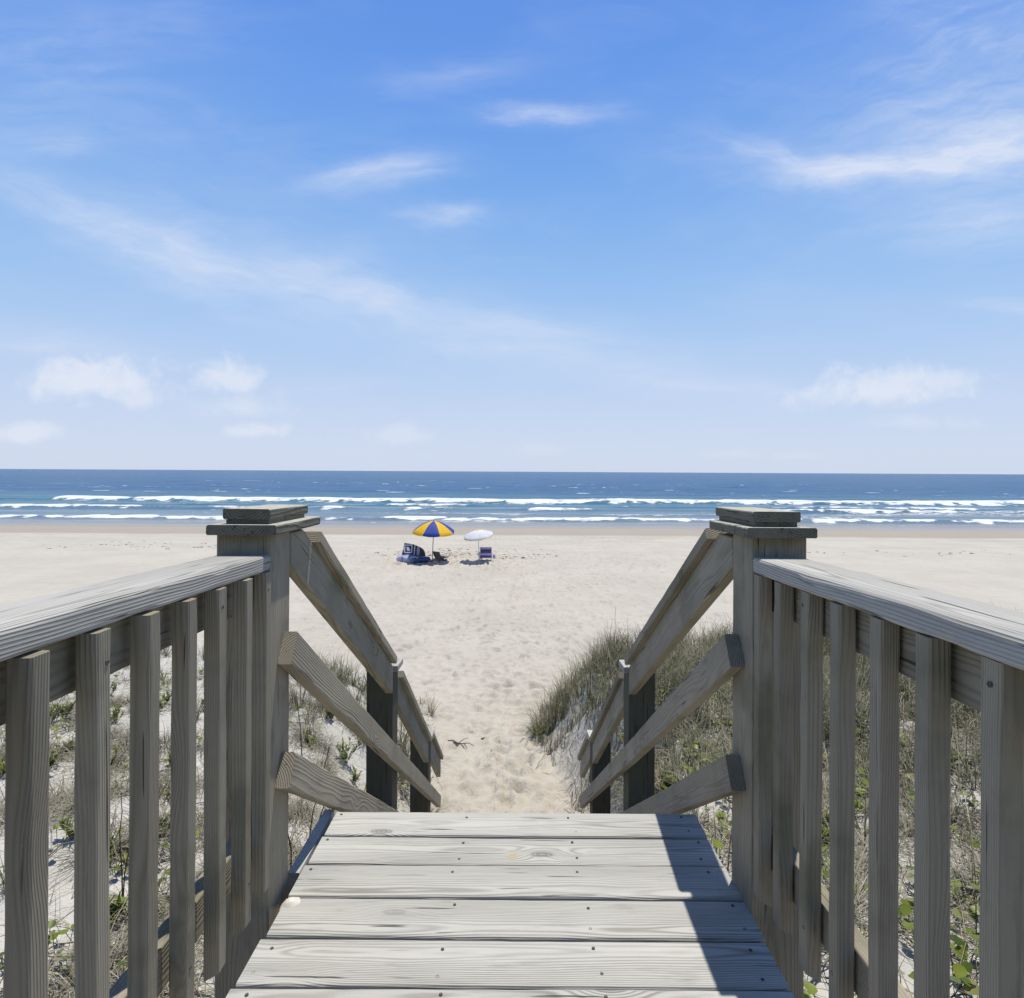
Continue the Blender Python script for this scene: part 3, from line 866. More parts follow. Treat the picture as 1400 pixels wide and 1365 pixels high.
x, y = px(428, 1100, 4.2); stalk_plant('dry_weed', x - .05, y, .95, 1, 'one dark upright weed stem with a few leaves behind the left handrail', 'weed', .08, 3, rad=.005)
x, y = px(170, 1050, 3.0); stalk_plant('leaning_weed', x, y, .75, 2, 'pair of brown bare weed stems seen through the left balusters', 'weed', .35, rad=.004)

def spiky(x, y, s, label):
    z = gz(x, y); mb = MB()
    for i in range(26):
        a = random.uniform(0, 6.28)
        blade(mb, (x + random.gauss(0, .05), y + random.gauss(0, .05), z), a, s * random.uniform(.6, 1.1), .022 * s / .25, random.uniform(.2, .9), random.uniform(.3, 1.2), 4, dry=random.choice((0, 0, 0, .5)), hue=random.random())
    o = mb.build('leafy_shrub', [M['vine']], None, (x, y, z)); o.location = (x, y, z); tag(o, label, 'shrub')
x, y = px(738, 1000, 8.0); spiky(x, y, .30, 'small broad bladed green shrub at the path edge of the right dune')
x, y = px(487, 1065, 5.0); spiky(x, y, .26, 'small bright green spiky shrub behind the left handrail')
x, y = px(565, 925, 8.9); spiky(x, y, .2, 'tiny pale green shrub on the seaward lip of the left dune')

# low leafy herbs, each with its own stems and leaves
def herb(x, y, h, n, label, group):
    z = gz(x, y); root = empty('leafy_herb', (x, y, z), label, 'plant', group)
    m = MB(); f = MB()
    for i in range(n):
        a = random.uniform(0, 6.28); le = random.uniform(.1, .7); hh = h * random.uniform(.5, 1)
        pts = [(x + math.cos(a) * le * hh * (q / 4), y + math.sin(a) * le * hh * (q / 4), z - .01 + hh * q / 4) for q in range(5)]
        m.tube(pts, .0018, 4, 0, False)
        for k in range(9):
            q = random.uniform(.25, 1) * 4; i0 = min(3, int(q)); fr_ = q - i0
            p_ = [pts[i0][c_] * (1 - fr_) + pts[i0 + 1][c_] * fr_ for c_ in range(3)]
            blade(f, p_, random.uniform(0, 6.28), random.uniform(.03, .075), random.uniform(.010, .022), random.uniform(.2, 1.2), random.uniform(.3, 1.2), 3, hue=random.random(), dry=random.choice((0, 0, 0, 0, .8)))
    m.build('stem', M['stem'], root, (x, y, z)); f.build('leaves', M['vine'], root, (x, y, z))
for x, y in tries(44, (-5, -.95, 1.9, 7.5), leftok) + [px(455, 990, 6.4), px(500, 1000, 6.6), px(480, 985, 6.9), px(140, 960, 6.0), px(230, 950, 6.5), px(95, 990, 5.2)]:
    herb(x, y, random.uniform(.10, .22), random.randint(7, 14), 'small yellow green leafy herb growing in the white sand left of the stairs', 'leafy herbs on the left dune')
for x, y in tries(62, (.95, 5, 1.9, 7.5), rightok):
    herb(x, y, random.uniform(.10, .22), random.randint(7, 14), 'small yellow green leafy herb growing among dry grass right of the stairs', 'leafy herbs on the right dune')

# twigs on the path
def twig(x, y, label):
    z = gz(x, y) + .03; m = MB()
    a = random.uniform(-.5, .5)
    z -= .018
    pts = [(x - .18 * math.cos(a) + .36 * math.cos(a) * q / 5, y - .18 * math.sin(a) + .36 * math.sin(a) * q / 5 + .02 * math.sin(q * 2.2), z + .010 * math.sin(q * 1.9)) for q in range(6)]
    m.tube(pts, [.006, .008, .007, .006, .005, .003], 6)
    m.tube([pts[2], (pts[2][0] + .07, pts[2][1] + .05, z + .03), (pts[2][0] + .13, pts[2][1] + .03, z + .05)], [.005, .004, .002], 5)
    m.tube([pts[3], (pts[3][0] + .02, pts[3][1] - .09, z + .03), (pts[3][0] + .06, pts[3][1] - .15, z - .0)], [.006, .005, .003], 5)
    o = m.build('driftwood_twig', M['stem'], None, (x, y, z)); o.location = (x, y, z); tag(o, label, 'twig')
x, y = px(632, 1018, 7.7); twig(x, y, 'forked brown twig lying left on the sandy path')
x, y = px(676, 1005, 8.0); twig(x, y, 'short dark twig lying mid path between the dunes')

# seaweed and trash specks on the beach
def wad(mb, x, y, s):
    z = gz(x, y)
    for k in range(5):
        cx = x + random.gauss(0, s * .5); cy = y + random.gauss(0, s * .4); r = s * random.uniform(.2, .5)
        vs = []
        for zz_, rr in ((0, 1.0), (.45, .8), (.8, .3)):
            for j in range(6):
                a = j * 1.047 + random.uniform(-.3, .3)
                vs.append((cx + math.cos(a) * r * rr * random.uniform(.6, 1.3), cy + math.sin(a) * r * rr * random.uniform(.6, 1.3), z - .01 + zz_ * r * random.uniform(.5, 1.0)))
        fs = []
        for q in range(2):
            for j in range(6): fs.append((q * 6 + j, q * 6 + (j + 1) % 6, q * 6 + 6 + (j + 1) % 6, q * 6 + 6 + j))
        fs.append(tuple(12 + j for j in range(6)))
        mb.add(vs, fs)
M['weed'] = simple('dry_seaweed', (.10, .075, .045), .9, .5, 12)
mb = MB()
for i in range(420): wad(mb, RNG.normal(-2.3, 2.0), RNG.normal(29.6, 1.5), RNG.uniform(.03, .10))
for i in range(70): wad(mb, RNG.normal(-19.5, 3.0), RNG.normal(33, 1.1), RNG.uniform(.04, .12))
for i in range(80): wad(mb, RNG.uniform(11, 30), RNG.normal(31, .8), RNG.uniform(.03, .12))
for i in range(60): wad(mb, RNG.uniform(-14, 10), RNG.uniform(12, 34), RNG.uniform(.012, .04))
for i in range(60): wad(mb, RNG.normal(-2.6, .5), RNG.normal(17.5, .5), RNG.uniform(.012, .035))
for i in range(110): wad(mb, RNG.uniform(-.7, 1.2), RNG.uniform(6, 9.5), RNG.uniform(.006, .02))
for i in range(90): wad(mb, RNG.uniform(-40, 40), RNG.normal(37.6, .3), RNG.uniform(.015, .05))
o = mb.build('seaweed_debris', M['weed']); tag(o, 'scattered dark specks of dry seaweed and debris on the beach sand', 'debris', kind='stuff')
for (pxx, pyy, s, lb) in ((627, 781.5, .10, 'dark seaweed lump alone on the sand in front of the umbrellas'), (1330, 756, .22, 'larger dark seaweed lump of the tide line beyond the right railing'), (1300, 755.5, .18, 'smaller dark seaweed lump of the tide line beyond the right railing'), (756, 751, .13, 'dark seaweed lump on the sand between the white umbrella and right handrail')):
    Yd = (CZ - 0.0) * 835 / (pyy - 645 - (pxx - 700) * .0054); x, y = px(pxx, pyy, Yd)
    m = MB(); wad(m, x, y, s * .7); wad(m, x + .03, y, s * .5)
    z = gz(x, y); o = m.build('seaweed_clump', M['weed'], None, (x, y, z)); o.location = (x, y, z); tag(o, lb, 'seaweed')

# ------------------------------------------------------------------ umbrellas
UY = 26.7; PM = UY / 835
def pos(pxx, pyy, Yd=UY): return Vector(((pxx - 700) / 835 * Yd, Yd, CZ - (pyy - 645 - (pxx - 700) * .0054) / 835 * Yd))
def cloth(name, col, rough=.7, trans=.3, vary=.06):
    m, t, b = material(name)
    co = t.new('ShaderNodeTexCoord').outputs['Object']
    c = t.mix(t.rng(t.noise(co, 9, 3), .3, .7), tuple(q * (1 - vary) for q in col), tuple(min(1, q * (1 + vary)) for q in col))
    t.put(b.inputs['Base Color'], c); b.inputs['Roughness'].default_value = rough
    tr = t.new('ShaderNodeBsdfTranslucent'); t.put(tr.inputs[0], c)
    mx = t.new('ShaderNodeMixShader'); mx.inputs[0].default_value = trans
    t.l.new(b.outputs[0], mx.inputs[1]); t.l.new(tr.outputs[0], mx.inputs[2])
    t.l.new(mx.outputs[0], m.node_tree.nodes['Material Output'].inputs[0])
    return m
M['uyel'] = cloth('yellow_canvas', (.92, .64, .03), trans=.4); M['ublu'] = cloth('blue_canvas', (.030, .065, .40))
M['uwhite'] = cloth('white_canvas', (.86, .85, .80), trans=.45); M['ulav'] = cloth('pale_blue_canvas', (.80, .82, .92), trans=.45)
M['pole'] = simple('dark_pole', (.10, .085, .08), .4, .1); M['whitemetal'] = simple('white_painted_metal', (.72, .72, .72), .4, .05)
M['black'] = simple('black_plastic', (.025, .025, .028), .5, .2)

def umbrella(apex, base, radius, drop, tilt, spin, mats, name, label, polemat, rings=None, valance=.07):
    root = empty(name, tuple(base), label, 'umbrella')
    b0 = tuple(base)
    axis = Vector(tilt).normalized()
    q = Vector((0, 0, 1)).rotation_difference(axis)
    mb = MB(); rb = MB()
    NP, NU, NV = 8, 6, 8
    vs = []; fs = []
    def pt(ang, t, inset=0):
        # t 0 apex .. 1 rim ; ribs bow, cloth sags between ribs
        seg = 2 * math.pi / NP
        u = ((ang - spin) / seg) % 1.0
        sag = math.sin(u * math.pi)
        rr = radius * t * (1 - .075 * sag * t) / 1.0
        h = -drop * (t ** 1.75) + .02 * sag * t * (1 - t) - .03 * sag * t * t * .3
        v = Vector((rr * math.cos(ang), rr * math.sin(ang), h))
        return Vector(apex) + q @ v
    for p in range(NP):
        vs = []; fs = []; mi = []
        for i in range(NV + 2):
            for j in range(NU + 1):
                ang = spin + 2 * math.pi * (p + j / NU) / NP
                if i <= NV: v = pt(ang, i / NV)
                else:
                    sc = .6 + .4 * math.sin(j / NU * math.pi)
                    v = pt(ang, 1.0) + q @ Vector((0, 0, -valance * sc))
                vs.append(v)
        for i in range(NV + 1):
            for j in range(NU):
                a = i * (NU + 1) + j
                mat = mats[p % len(mats)]
                if rings: mat = rings(i)
                mb.add([vs[a], vs[a + 1], vs[a + NU + 2], vs[a + NU + 1]], [(3, 2, 1, 0)], None, mat, True)
    allm = [M['uyel'], M['ublu'], M['uwhite'], M['ulav']]
    c = mb.build('canopy', allm, root, b0, fix=2)
    so = c.modifiers.new('thick', 'SOLIDIFY'); so.thickness = .003; so.offset = -1
    for p in range(NP):
        ang = spin + 2 * math.pi * p / NP
        rb.tube([pt(ang, t) + q @ Vector((0, 0, -.012)) for t in (.03, .25, .5, .75, .99)], .006, 5)
    rb.build('ribs', M['whitemetal'], root, b0)
    pl = MB()
    hub = Vector(apex) + q @ Vector((0, 0, -.02))
    knee = Vector(apex) + q @ Vector((0, 0, -drop * 1.05))
    pl.tube([Vector(base) - Vector((0, 0, .3)), Vector(base), knee, hub], .017, 8)
    pl.tube([hub, Vector(apex) + q @ Vector((0, 0, .05))], [.02, .012], 8)
    pl.build('pole', M[polemat], root, b0)
    return root
ap = pos(593.5, 712.3); bs = pos(591.5, 769); bs.z = gz(bs.x, bs.y) - .02
umbrella(ap, bs, .95, .47, (.03, -.10, 1), -math.pi / 2 - math.pi / 8 + .02, [1, 0], 'beach_umbrella', 'blue and yellow panelled beach umbrella standing open on the sand', 'pole')
ap = pos(653.5, 725.7); bs = pos(655.5, 768.0, UY + .25); bs.z = gz(bs.x, bs.y) - .02
umbrella(ap, bs, .69, .21, (-.13, -.17, 1), -.3, [2], 'beach_umbrella', 'low white beach umbrella with pale blue ring, tilted beside the purple chair', 'whitemetal',
         rings=lambda i: 3 if i in (4, 5, 6) else 2)

# ------------------------------------------------------------------ chairs
def patch(mb, P00, P10, P11, P01, nu, nv, bulge=0.0, thick=.012, mi=0, n=None, g=True):
    """sling fabric: quad patch with a little sag and thickness"""
    P00, P10, P11, P01 = map(Vector, (P00, P10, P11, P01))
    nrm = (P10 - P00).cross(P01 - P00).normalized() if n is None else Vector(n)
    vs, gs, fs = [], [], []
    for s in (1, -1):
        for j in range(nv + 1):
            for i in range(nu + 1):
                u, v = i / nu, j / nv
                p = (P00 * (1 - u) + P10 * u) * (1 - v) + (P01 * (1 - u) + P11 * u) * v
                p = p + nrm * (bulge * math.sin(u * math.pi) * math.sin(v * math.pi) + s * thick / 2)
                vs.append(p); gs.append((u, v, 0))
    K = (nu + 1) * (nv + 1)
    for j in range(nv):
        for i in range(nu):
            a = j * (nu + 1) + i
            fs.append((a, a + 1, a + nu + 2, a + nu + 1)); fs.append((K + a + nu + 1, K + a + nu + 2, K + a + 1, K + a))
    edge = [i for i in range(nu)] ; 
    for i in range(nu):
        a = i; fs.append((a + 1, a, K + a, K + a + 1)); a = nv * (nu + 1) + i; fs.append((a, a + 1, K + a + 1, K + a))
    for j in range(nv):
        a = j * (nu + 1); fs.append((a, a + nu + 1, K + a + nu + 1, K + a)); a += nu; fs.append((a + nu + 1, a, K + a, K + a + nu + 1))
    mb.add(vs, fs, gs, mi, True)

def sling_material(name, bands):
    m, t, b = material(name)
    g = t.sep(t.attr('grain'))
    r = t.new('ShaderNodeValToRGB'); r.color_ramp.interpolation = 'CONSTANT'
    el = r.color_ramp.elements
    el[0].position = 0; el[0].color = bands[0][1] + (1,)
    el[1].position = bands[1][0]; el[1].color = bands[1][1] + (1,)
    for p, c in bands[2:]:
        e = el.new(p); e.color = c + (1,)
    t.put(r.inputs[0], g[1])
    t.put(b.inputs['Base Color'], r.outputs[0]); b.inputs['Roughness'].default_value = .7
    return m
PUR = (.10, .075, .27); BLU = (.075, .085, .34); LAV = (.36, .34, .62); WHT = (.62, .60, .72); DPU = (.065, .05, .17)
M['purple'] = sling_material('striped_sling', [(0, LAV), (.10, PUR), (.26, WHT), (.34, LAV), (.46, BLU), (.58, DPU), (.84, LAV), (.96, PUR)])
M['taupe'] = simple('taupe_sling', (.22, .20, .165), .85, .12, 60)

def beach_chair(x, y, rz, label, slmat, frame, w, hb, rec, seat_h, arm, extra=None):
    """low folding chair; local -y is the back side"""
    z = gz(x, y) - .015
    root = empty('beach_chair', (x, y, z), label, 'chair', rz=rz)
    O = (0, 0, 0); h = w / 2
    d = .42
    top = (-rec, hb)      # local y,z of back top
    m = MB(); patch(m, (-h, 0, seat_h), (h, 0, seat_h), (h, top[0], top[1]), (-h, top[0], top[1]), 6, 8, -.03); m.build('backrest', slmat, root)
    m = MB(); patch(m, (-h, d, seat_h + .06), (h, d, seat_h + .06), (h, 0, seat_h), (-h, 0, seat_h), 6, 6, -.04); m.build('seat', slmat, root)
    m = MB()
    for s in (-1, 1):
        m.tube([(s * h, .02, seat_h - .02), (s * h, top[0] * .5, seat_h + (hb - seat_h) * .5), (s * h, top[0], top[1] + .015)], .012, 7)
        m.tube([(s * h, 0, seat_h), (s * h, d + .03, seat_h + .06)], .012, 7)
    m.tube([(-h, top[0], top[1] + .015), (h, top[0], top[1] + .015)], .012, 7)
    m.tube([(-h, d + .03, seat_h + .06), (h, d + .03, seat_h + .06)], .012, 7)
    m.build('frame', M[frame], root)
    for s in (-1, 1):
        for ya, yb in ((.0, .40), (.36, -.12)):
            m = MB(); m.tube([(s * (h + .015), ya, seat_h + .03), (s * (h + .015), (ya + yb) / 2, seat_h * .5), (s * (h + .015), yb, 0)], .011, 7)
            m.tube([(s * (h + .015), yb, .008), (s * (h - .06), yb, .008)], .011, 7)
            m.build('leg', M[frame], root)
        m = MB(); ah = seat_h + .19
        m.board((s * (h + .03), -.08, ah), (0, 1, .08), (1, 0, 0), (0, 0, 1), .40, .05, .022, bev=.008)
        m.tube([(s * (h + .03), .26, ah), (s * (h + .02), .24, seat_h + .02)], .010, 6)
        m.build('armrest', M[arm], root)
    m = MB(); m.tube([(-h, -.12, .01), (h, -.12, .01)], .010, 6); m.tube([(-h, .40, .01), (h, .40, .01)], .010, 6); m.build('foot_bar', M[frame], root)
    if extra: extra(root, h, seat_h)
    return root
def pouch(root, h, sh):
    m = MB()
    pts = []
    m.tube([(h + .12, -.02, sh + .16), (h + .12, -.02, sh + .05), (h + .12, -.02, sh - .02)], [.06, .058, .045], 10)
    m.build('cup_holder', M['purplepl'], root)
M['purplepl'] = simple('lavender_plastic', (.36, .33, .55), .5, .05)
p = pos(664.8, 767.6, 26.9)
beach_chair(p.x, p.y, .06, 'purple striped beach chair facing the sea under the white umbrella', M['purple'], 'whitemetal', .50, .68, .20, .20, 'purplepl', pouch)
p = pos(600.5, 767.0, 26.95)
beach_chair(p.x, p.y, -.62, 'low taupe sling beach chair turned sideways under the blue and yellow umbrella', M['taupe'], 'black', .40, .44, .20, .13, 'whitemetal')

# ------------------------------------------------------------------ striped towel over a chair, and the float
def towel_material():
    m, t, b = material('striped_towel_cloth')
    g = t.sep(t.attr('grain'))      # metres across / up from the motif centre
    dx = t.m('ABSOLUTE', g[0]); dy = t.m('ABSOLUTE', g[1])
    d = t.m('MAXIMUM', dx, dy)
    st = t.m('SINE', t.mul(d, 6.2832 / .125))
    f = t.rng(st, .1, .5)
    col = t.mix(f, (.016, .016, .055), (.60, .60, .70))
    motif = t.rng(t.m('MAXIMUM', t.m('ABSOLUTE', t.add(g[0], t.mul(g[1], .35))), t.mul(dy, .8)), .075, .055)
    col = t.mix(motif, col, (.55, .53, .66))
    col = t.mix(t.mul(t.rng(g[0], .385, .39), t.rng(g[0], .50, .495)), col, (.36, .35, .47))
    col = t.mix(t.rng(g[0], .50, .505), col, (.06, .065, .06))
    t.put(b.inputs['Base Color'], col); b.inputs['Roughness'].default_value = .95
    return m
M['towel'] = towel_material()
p = pos(546, 766); x0 = p.x; yb = UY + .1
g0 = gz(x0 + .5, yb)
root = empty('towel_covered_chair', (x0 + .55, yb, g0), 'navy and white striped towel draped over a beach chair beside the blue and yellow umbrella', 'towel', None)
ro = (x0 + .55, yb, g0)
mb = MB(); NU, NV = 30, 16
vs, gs = [], []
for side in (0, 1):
    for j in range(NV + 1):
        v = j / NV
        for i in range(NU + 1):
            u = i / NU
            xl = np.interp(v, [0, .35, .6, 1], [0.0, .10, .17, .185]); xr = np.interp(v, [0, .3, .62, .85, 1], [1.20, 1.14, 1.10, 1.00, .78])
            xx = xl + (xr - xl) * u
            top = .86 - .05 * u - .12 * u ** 4
            zz_ = .16 + (top - .16) * v
            yy = .22 * v ** 1.2 + .14 * (abs(u - .4) * 1.4) ** 2 + .018 * math.sin(u * 17 + v * 3) * (1 - v * .6) + .012 * math.sin(v * 9 + u * 5)
            if side: yy += .02 + .50 * (1 - abs(2 * u - 1) ** 3) * (1 - v ** 4) 
            vs.append((x0 + xx, yb + yy - .1, g0 + zz_)); gs.append((xx - .38, zz_ - .62, 0))
K = (NU + 1) * (NV + 1); fs = []
for j in range(NV):
    for i in range(NU):
        a = j * (NU + 1) + i
        fs.append((a, a + 1, a + NU + 2, a + NU + 1)); fs.append((K + a + NU + 1, K + a + NU + 2, K + a + 1, K + a))
for i in range(NU):
    a = NV * (NU + 1) + i; fs.append((a, a + 1, K + a + 1, K + a))
for j in range(NV):
    a = j * (NU + 1); fs.append((K + a, a, a + NU + 1, K + a + NU + 1)); a += NU; fs.append((a, K + a, K + a + NU + 1, a + NU + 1))
mb.add(vs, fs, gs, 0, True); mb.build('towel', M['towel'], root, ro)
m = MB()
for s in (.12, 1.02):
    m.tube([(x0 + s, yb + .05, g0 - .02), (x0 + s, yb + .10, g0 + .35)], .014, 6)
    m.tube([(x0 + s, yb + .55, g0 - .02), (x0 + s, yb + .15, g0 + .34)], .014, 6)
m.build('chair_leg', M['black'], root, ro)

def float_material():
    m, t, b = material('printed_float_vinyl')
    co = t.new('ShaderNodeTexCoord').outputs['Object']
    x, y, z = t.sep(co)
    n = t.noise(co, 5.5, 4, .65, 1.2)
    right = t.rng(t.add(x, t.mul(t.sub(n, .5), .3)), -.18, .12)
    pale = t.mix(t.rng(n, .42, .58), (.09, .14, .24), (.40, .45, .62))
    pale = t.mix(t.rng(x, -.42, -.6), pale, (.42, .38, .58))
    blue = t.mix(t.rng(n, .55, .70), (.018, .045, .135), (.05, .14, .28))
    t.put(b.inputs['Base Color'], t.mix(right, pale, blue)); b.inputs['Roughness'].default_value = .35
    return m
M['float'] = float_material()
cx, cy = x0 + .70, yb - .28; g1 = gz(cx, cy)
mb = MB(); vs, fs = [], []
NA, NB = 40, 14
for j in range(NB + 1):
    ph = -math.pi / 2 + math.pi * j / NB
    for i in range(NA):
        a = 2 * math.pi * i / NA
        ce, se = math.cos(ph), math.sin(ph)
        r = abs(ce) ** .55
        wr = 1 + .035 * math.sin(a * 5 + j * .7) + .02 * math.sin(a * 11)
        hx = .72 * (1 - .05 * math.cos(a)); 
        zq = .165 + .175 * math.copysign(abs(se) ** .7, se) * (1 - .16 * math.cos(a - .4) * (se > 0)) 
        vs.append((cx + hx * r * wr * math.cos(a), cy + .40 * r * wr * math.sin(a), g1 - .02 + zq))
for j in range(NB):
    for i in range(NA):
        fs.append((j * NA + i, j * NA + (i + 1) % NA, (j + 1) * NA + (i + 1) % NA, (j + 1) * NA + i))
mb.add(vs, fs, None, 0, True)
fr = empty('beach_float', (cx, cy, g1), 'puffy blue and lavender printed beach float in front of the striped towel', 'float')
mb.build('body', M['float'], fr, (cx, cy, g1))
m = MB()
m.tube([(cx + .05 + .16 * math.cos(q * .5), cy - .385 - .03 * math.sin(q * .5), g1 + .24 + .06 * math.sin(q * .5)) for q in range(7)], .016, 6)
m.build('handle', M['ulav'], fr, (cx, cy, g1))

# small shell on the boardwalk's edge by the left post
def shell(x, y):
    z = zz(-1.1, y) - .002
    m = MB(); vs = [(0, 0, .016)]; k = 14
    for rr, h in ((.5, .012), (1, 0)):
        for i in range(k):
            a = 2 * math.pi * i / k
            w = 1 + .06 * (i % 2)
            vs.append((.026 * rr * w * math.cos(a), .02 * rr * w * math.sin(a) , h))
    fs = [(0, 1 + i, 1 + (i + 1) % k) for i in range(k)] + [(1 + i, 1 + k + i, 1 + k + (i + 1) % k, 1 + (i + 1) % k) for i in range(k)]
    m.add(vs, fs, None, 0, True)
    o = m.build('sea_shell', M['shell']); o.location = (x, y, z); o.rotation_euler = (.1, -.2, .5)
    tag(o, 'small white sea shell lying on the plank by the left newel post', 'shell')
M['shell'] = simple('shell', (.62, .58, .52), .5, .1)
shell(-.575, 1.60)

# ------------------------------------------------------------------ camera
cam = bpy.data.cameras.new('camera'); co = bpy.data.objects.new('camera', cam); link(co)
cam.sensor_fit = 'HORIZONTAL'; cam.sensor_width = 36; cam.lens = 36 * 835 / 1400
cam.shift_y = -37.5 / 1400; cam.clip_start = .05; cam.clip_end = 90000
co.location = (0, 0, CZ)
co.rotation_euler = Matrix.Rotation(R(.307), 3, 'Y').to_euler() if False else (Matrix.Rotation(R(-.307), 3, 'Y') @ Matrix.Rotation(R(90), 3, 'X')).to_euler()
SC.camera = co

# ------------------------------------------------------------------ sun and sky
LAT, FWD = .141, .225
sd = Vector((LAT, FWD, 1)).normalized()     # towards the sun
elev = math.asin(sd.z); azim = math.atan2(sd.x, sd.y)
sun = bpy.data.lights.new('sun', 'SUN'); sun.energy = 4.7; sun.angle = R(.53); sun.color = (1, .952, .845)
so_ = bpy.data.objects.new('sun', sun); link(so_); so_.rotation_euler = sd.to_track_quat('Z', 'Y').to_euler()

w = bpy.data.worlds.new('World'); SC.world = w; w.use_nodes = True
t = NT(w.node_tree)
bg = w.node_tree.nodes['Background']
sky = t.new('ShaderNodeTexSky'); sky.sky_type = 'NISHITA'; sky.sun_disc = False
sky.sun_elevation = elev; sky.sun_rotation = azim; sky.altitude = 0
sky.air_density = 1.0; sky.dust_density = .6; sky.ozone_density = 1.6
dirv = t.new('ShaderNodeTexCoord').outputs['Generated']
dx, dy, dz = t.sep(dirv)
yy = t.m('MAXIMUM', dy, .05)
U = t.m('DIVIDE', dx, yy); V = t.m('DIVIDE', dz, yy)       # slopes of the view direction, sea horizon V=0
UV = t.comb(U, V, 0.0)
front = t.rng(dy, .05, .2)
wisp = t.noise(t.comb(t.mul(U, 1.6), t.mul(V, 5.5), 0.0), 2.0, 6, .6, .6)
wv = t.sep(t.noise(UV, 2.2, 4, .55, out='Color'))
Uw = t.add(U, t.mul(t.sub(wv[0], .5), .20)); Vw = t.add(V, t.mul(t.sub(wv[1], .5), .09))
wq = t.sep(t.noise(t.comb(t.mul(U, 1.0), t.mul(V, 2.0), 0.0), 9, 5, .6, out='Color'))
Uw = t.add(Uw, t.mul(t.sub(wq[0], .5), .10)); Vw = t.add(Vw, t.mul(t.sub(wq[1], .5), .045))
def uv(pxx, pyy): return ((pxx - 700) / 835, (645 - pyy) / 835)
def blob(pxx, pyy, a, b_, th, st):
    """soft streak of cirrus centred on a direction"""
    u0, v0 = uv(pxx, pyy); c, s = math.cos(th), math.sin(th)
    du = t.sub(Uw, u0); dv = t.sub(Vw, v0)
    p = t.m('DIVIDE', t.add(t.mul(du, c), t.mul(dv, s)), a / 835)
    q = t.m('DIVIDE', t.sub(t.mul(dv, c), t.mul(du, s)), b_ / 835)
    r2 = t.add(t.mul(p, p), t.mul(q, q))
    fib = t.noise(t.comb(t.mul(t.add(t.mul(du, c), t.mul(dv, s)), 5.0), t.mul(t.sub(t.mul(dv, c), t.mul(du, s)), 42.0), u0 * 9), 1.0, 4, .6)
    return t.mul(t.mul(t.m('POWER', 2.718, t.mul(r2, -1.0)), st), t.rng(fib, .28, .68, .45, 1.1))
cir = None
for args in ((745, 157, 85, 15, 0, .60), (520, 245, 90, 20, .14, .60), (600, 300, 60, 15, .05, .48), (1060, 218, 75, 17, -.38, .5), (1145, 240, 95, 17, .0, .6), (1255, 224, 110, 24, .18, .6), (1370, 195, 110, 34, .3, .6), (1230, 185, 190, 40, .1, .25),
             (1340, 300, 130, 45, .2, .42), (1390, 80, 330, 150, .4, .40), (120, 300, 210, 32, -.38, .32), (330, 370, 230, 36, -.33, .36), (560, 420, 210, 32, -.28, .38), (740, 465, 170, 34, -.1, .40),
             (300, 320, 300, 120, -.3, .16), (930, 520, 120, 22, -.08, .5), (620, 100, 110, 18, .1, .2), (70, 205, 60, 14, 0, .3), (470, 525, 80, 10, 0, .3), (60, 470, 160, 22, -.08, .35), (1390, 415, 70, 12, 0, .4), (60, 60, 220, 150, 0, .16)):
    bl = blob(*args); cir = bl if cir is None else t.add(cir, bl)
cir = t.mul(cir, t.rng(wisp, .22, .70, .45, 1.0))
cir = t.add(cir, t.rng(wisp, .45, .85, 0, .10))
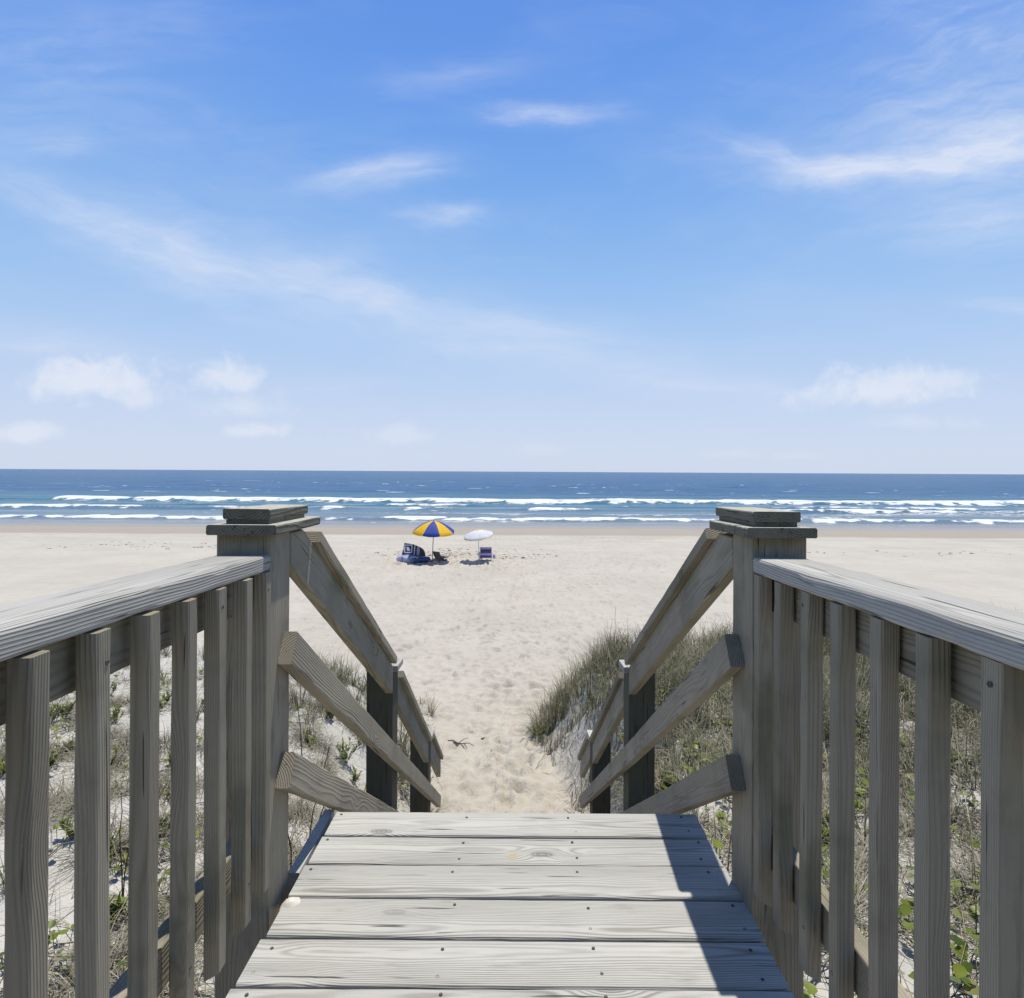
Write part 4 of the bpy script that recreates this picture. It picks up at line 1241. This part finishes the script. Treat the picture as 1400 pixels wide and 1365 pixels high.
# small fair weather cumulus near the horizon
pn = t.noise(UV, 15, 8, .6, .5); pn2 = t.noise(UV, 40, 4, .6)
def puff(pxx, pyy, a, b_, st):
    u0, v0 = uv(pxx, pyy)
    p = t.m('DIVIDE', t.sub(U, u0), a / 835); dv = t.sub(V, v0)
    q = t.m('DIVIDE', dv, b_ / 835)
    q = t.add(t.m('MAXIMUM', q, 0.0), t.mul(t.m('MINIMUM', q, 0.0), 1.5))
    r = t.m('SQRT', t.add(t.mul(p, p), t.mul(q, q)))
    r = t.add(r, t.add(t.mul(t.sub(pn, .5), 2.7), t.mul(t.sub(pn2, .5), .5)))
    return t.mul(t.rng(r, 1.25, .1), t.mul(st, .9))
cum = None
for args in ((130, 528, 105, 42, .85), (180, 545, 60, 24, .6), (310, 522, 48, 34, .75), (330, 560, 70, 24, .45), (1205, 535, 125, 38, .8), (1280, 520, 55, 18, .6), (30, 598, 70, 18, .7), (350, 592, 45, 14, .7), (550, 598, 60, 17, .4), (740, 615, 40, 12, .2), (1000, 620, 45, 10, .25), (1090, 622, 40, 9, .25), (1250, 575, 90, 18, .35)):
    bl = puff(*args); cum = bl if cum is None else t.m('MAXIMUM', cum, bl)
el = t.m('ARCSINE', dz)            # elevation above the horizon
rp = t.new('ShaderNodeValToRGB'); cr = rp.color_ramp; cr.interpolation = 'B_SPLINE'
GR = [(0.0, (.66, .74, .92)), (.07, (.62, .72, .925)), (.16, (.50, .66, .93)), (.27, (.35, .58, .935)), (.42, (.195, .43, .89)), (.56, (.145, .345, .87)), (.68, (.120, .30, .83)), (.75, (.10, .25, .68)), (.84, (.035, .08, .24)), (1.0, (.03, .06, .18))]
while len(cr.elements) < len(GR): cr.elements.new(.5)
for e, (p_, c_) in zip(cr.elements, GR): e.position = p_; e.color = c_ + (1,)
t.put(rp.inputs[0], t.m('MAXIMUM', el, 0.0))
BS = .085
blue = t.vm('SCALE', rp.outputs[0]); blue.node.inputs['Scale'].default_value = 1 / BS
hs = t.mix(.88, sky.outputs[0], blue)
white = tuple(v / BS for v in (.74, .80, .935)); cumw = tuple(v / BS for v in (.80, .84, .93))
c = t.mix(t.mul(t.m('MINIMUM', cir, .85), front), hs, white)
c = t.mix(t.mul(cum, front), c, cumw)
t.l.new(c, bg.inputs['Color']); bg.inputs['Strength'].default_value = .085

SC.view_settings.view_transform = 'Standard'; SC.view_settings.look = 'None'
SC.view_settings.exposure = 0; SC.view_settings.gamma = 1
SC.cycles.max_bounces = 8; SC.cycles.use_denoising = True
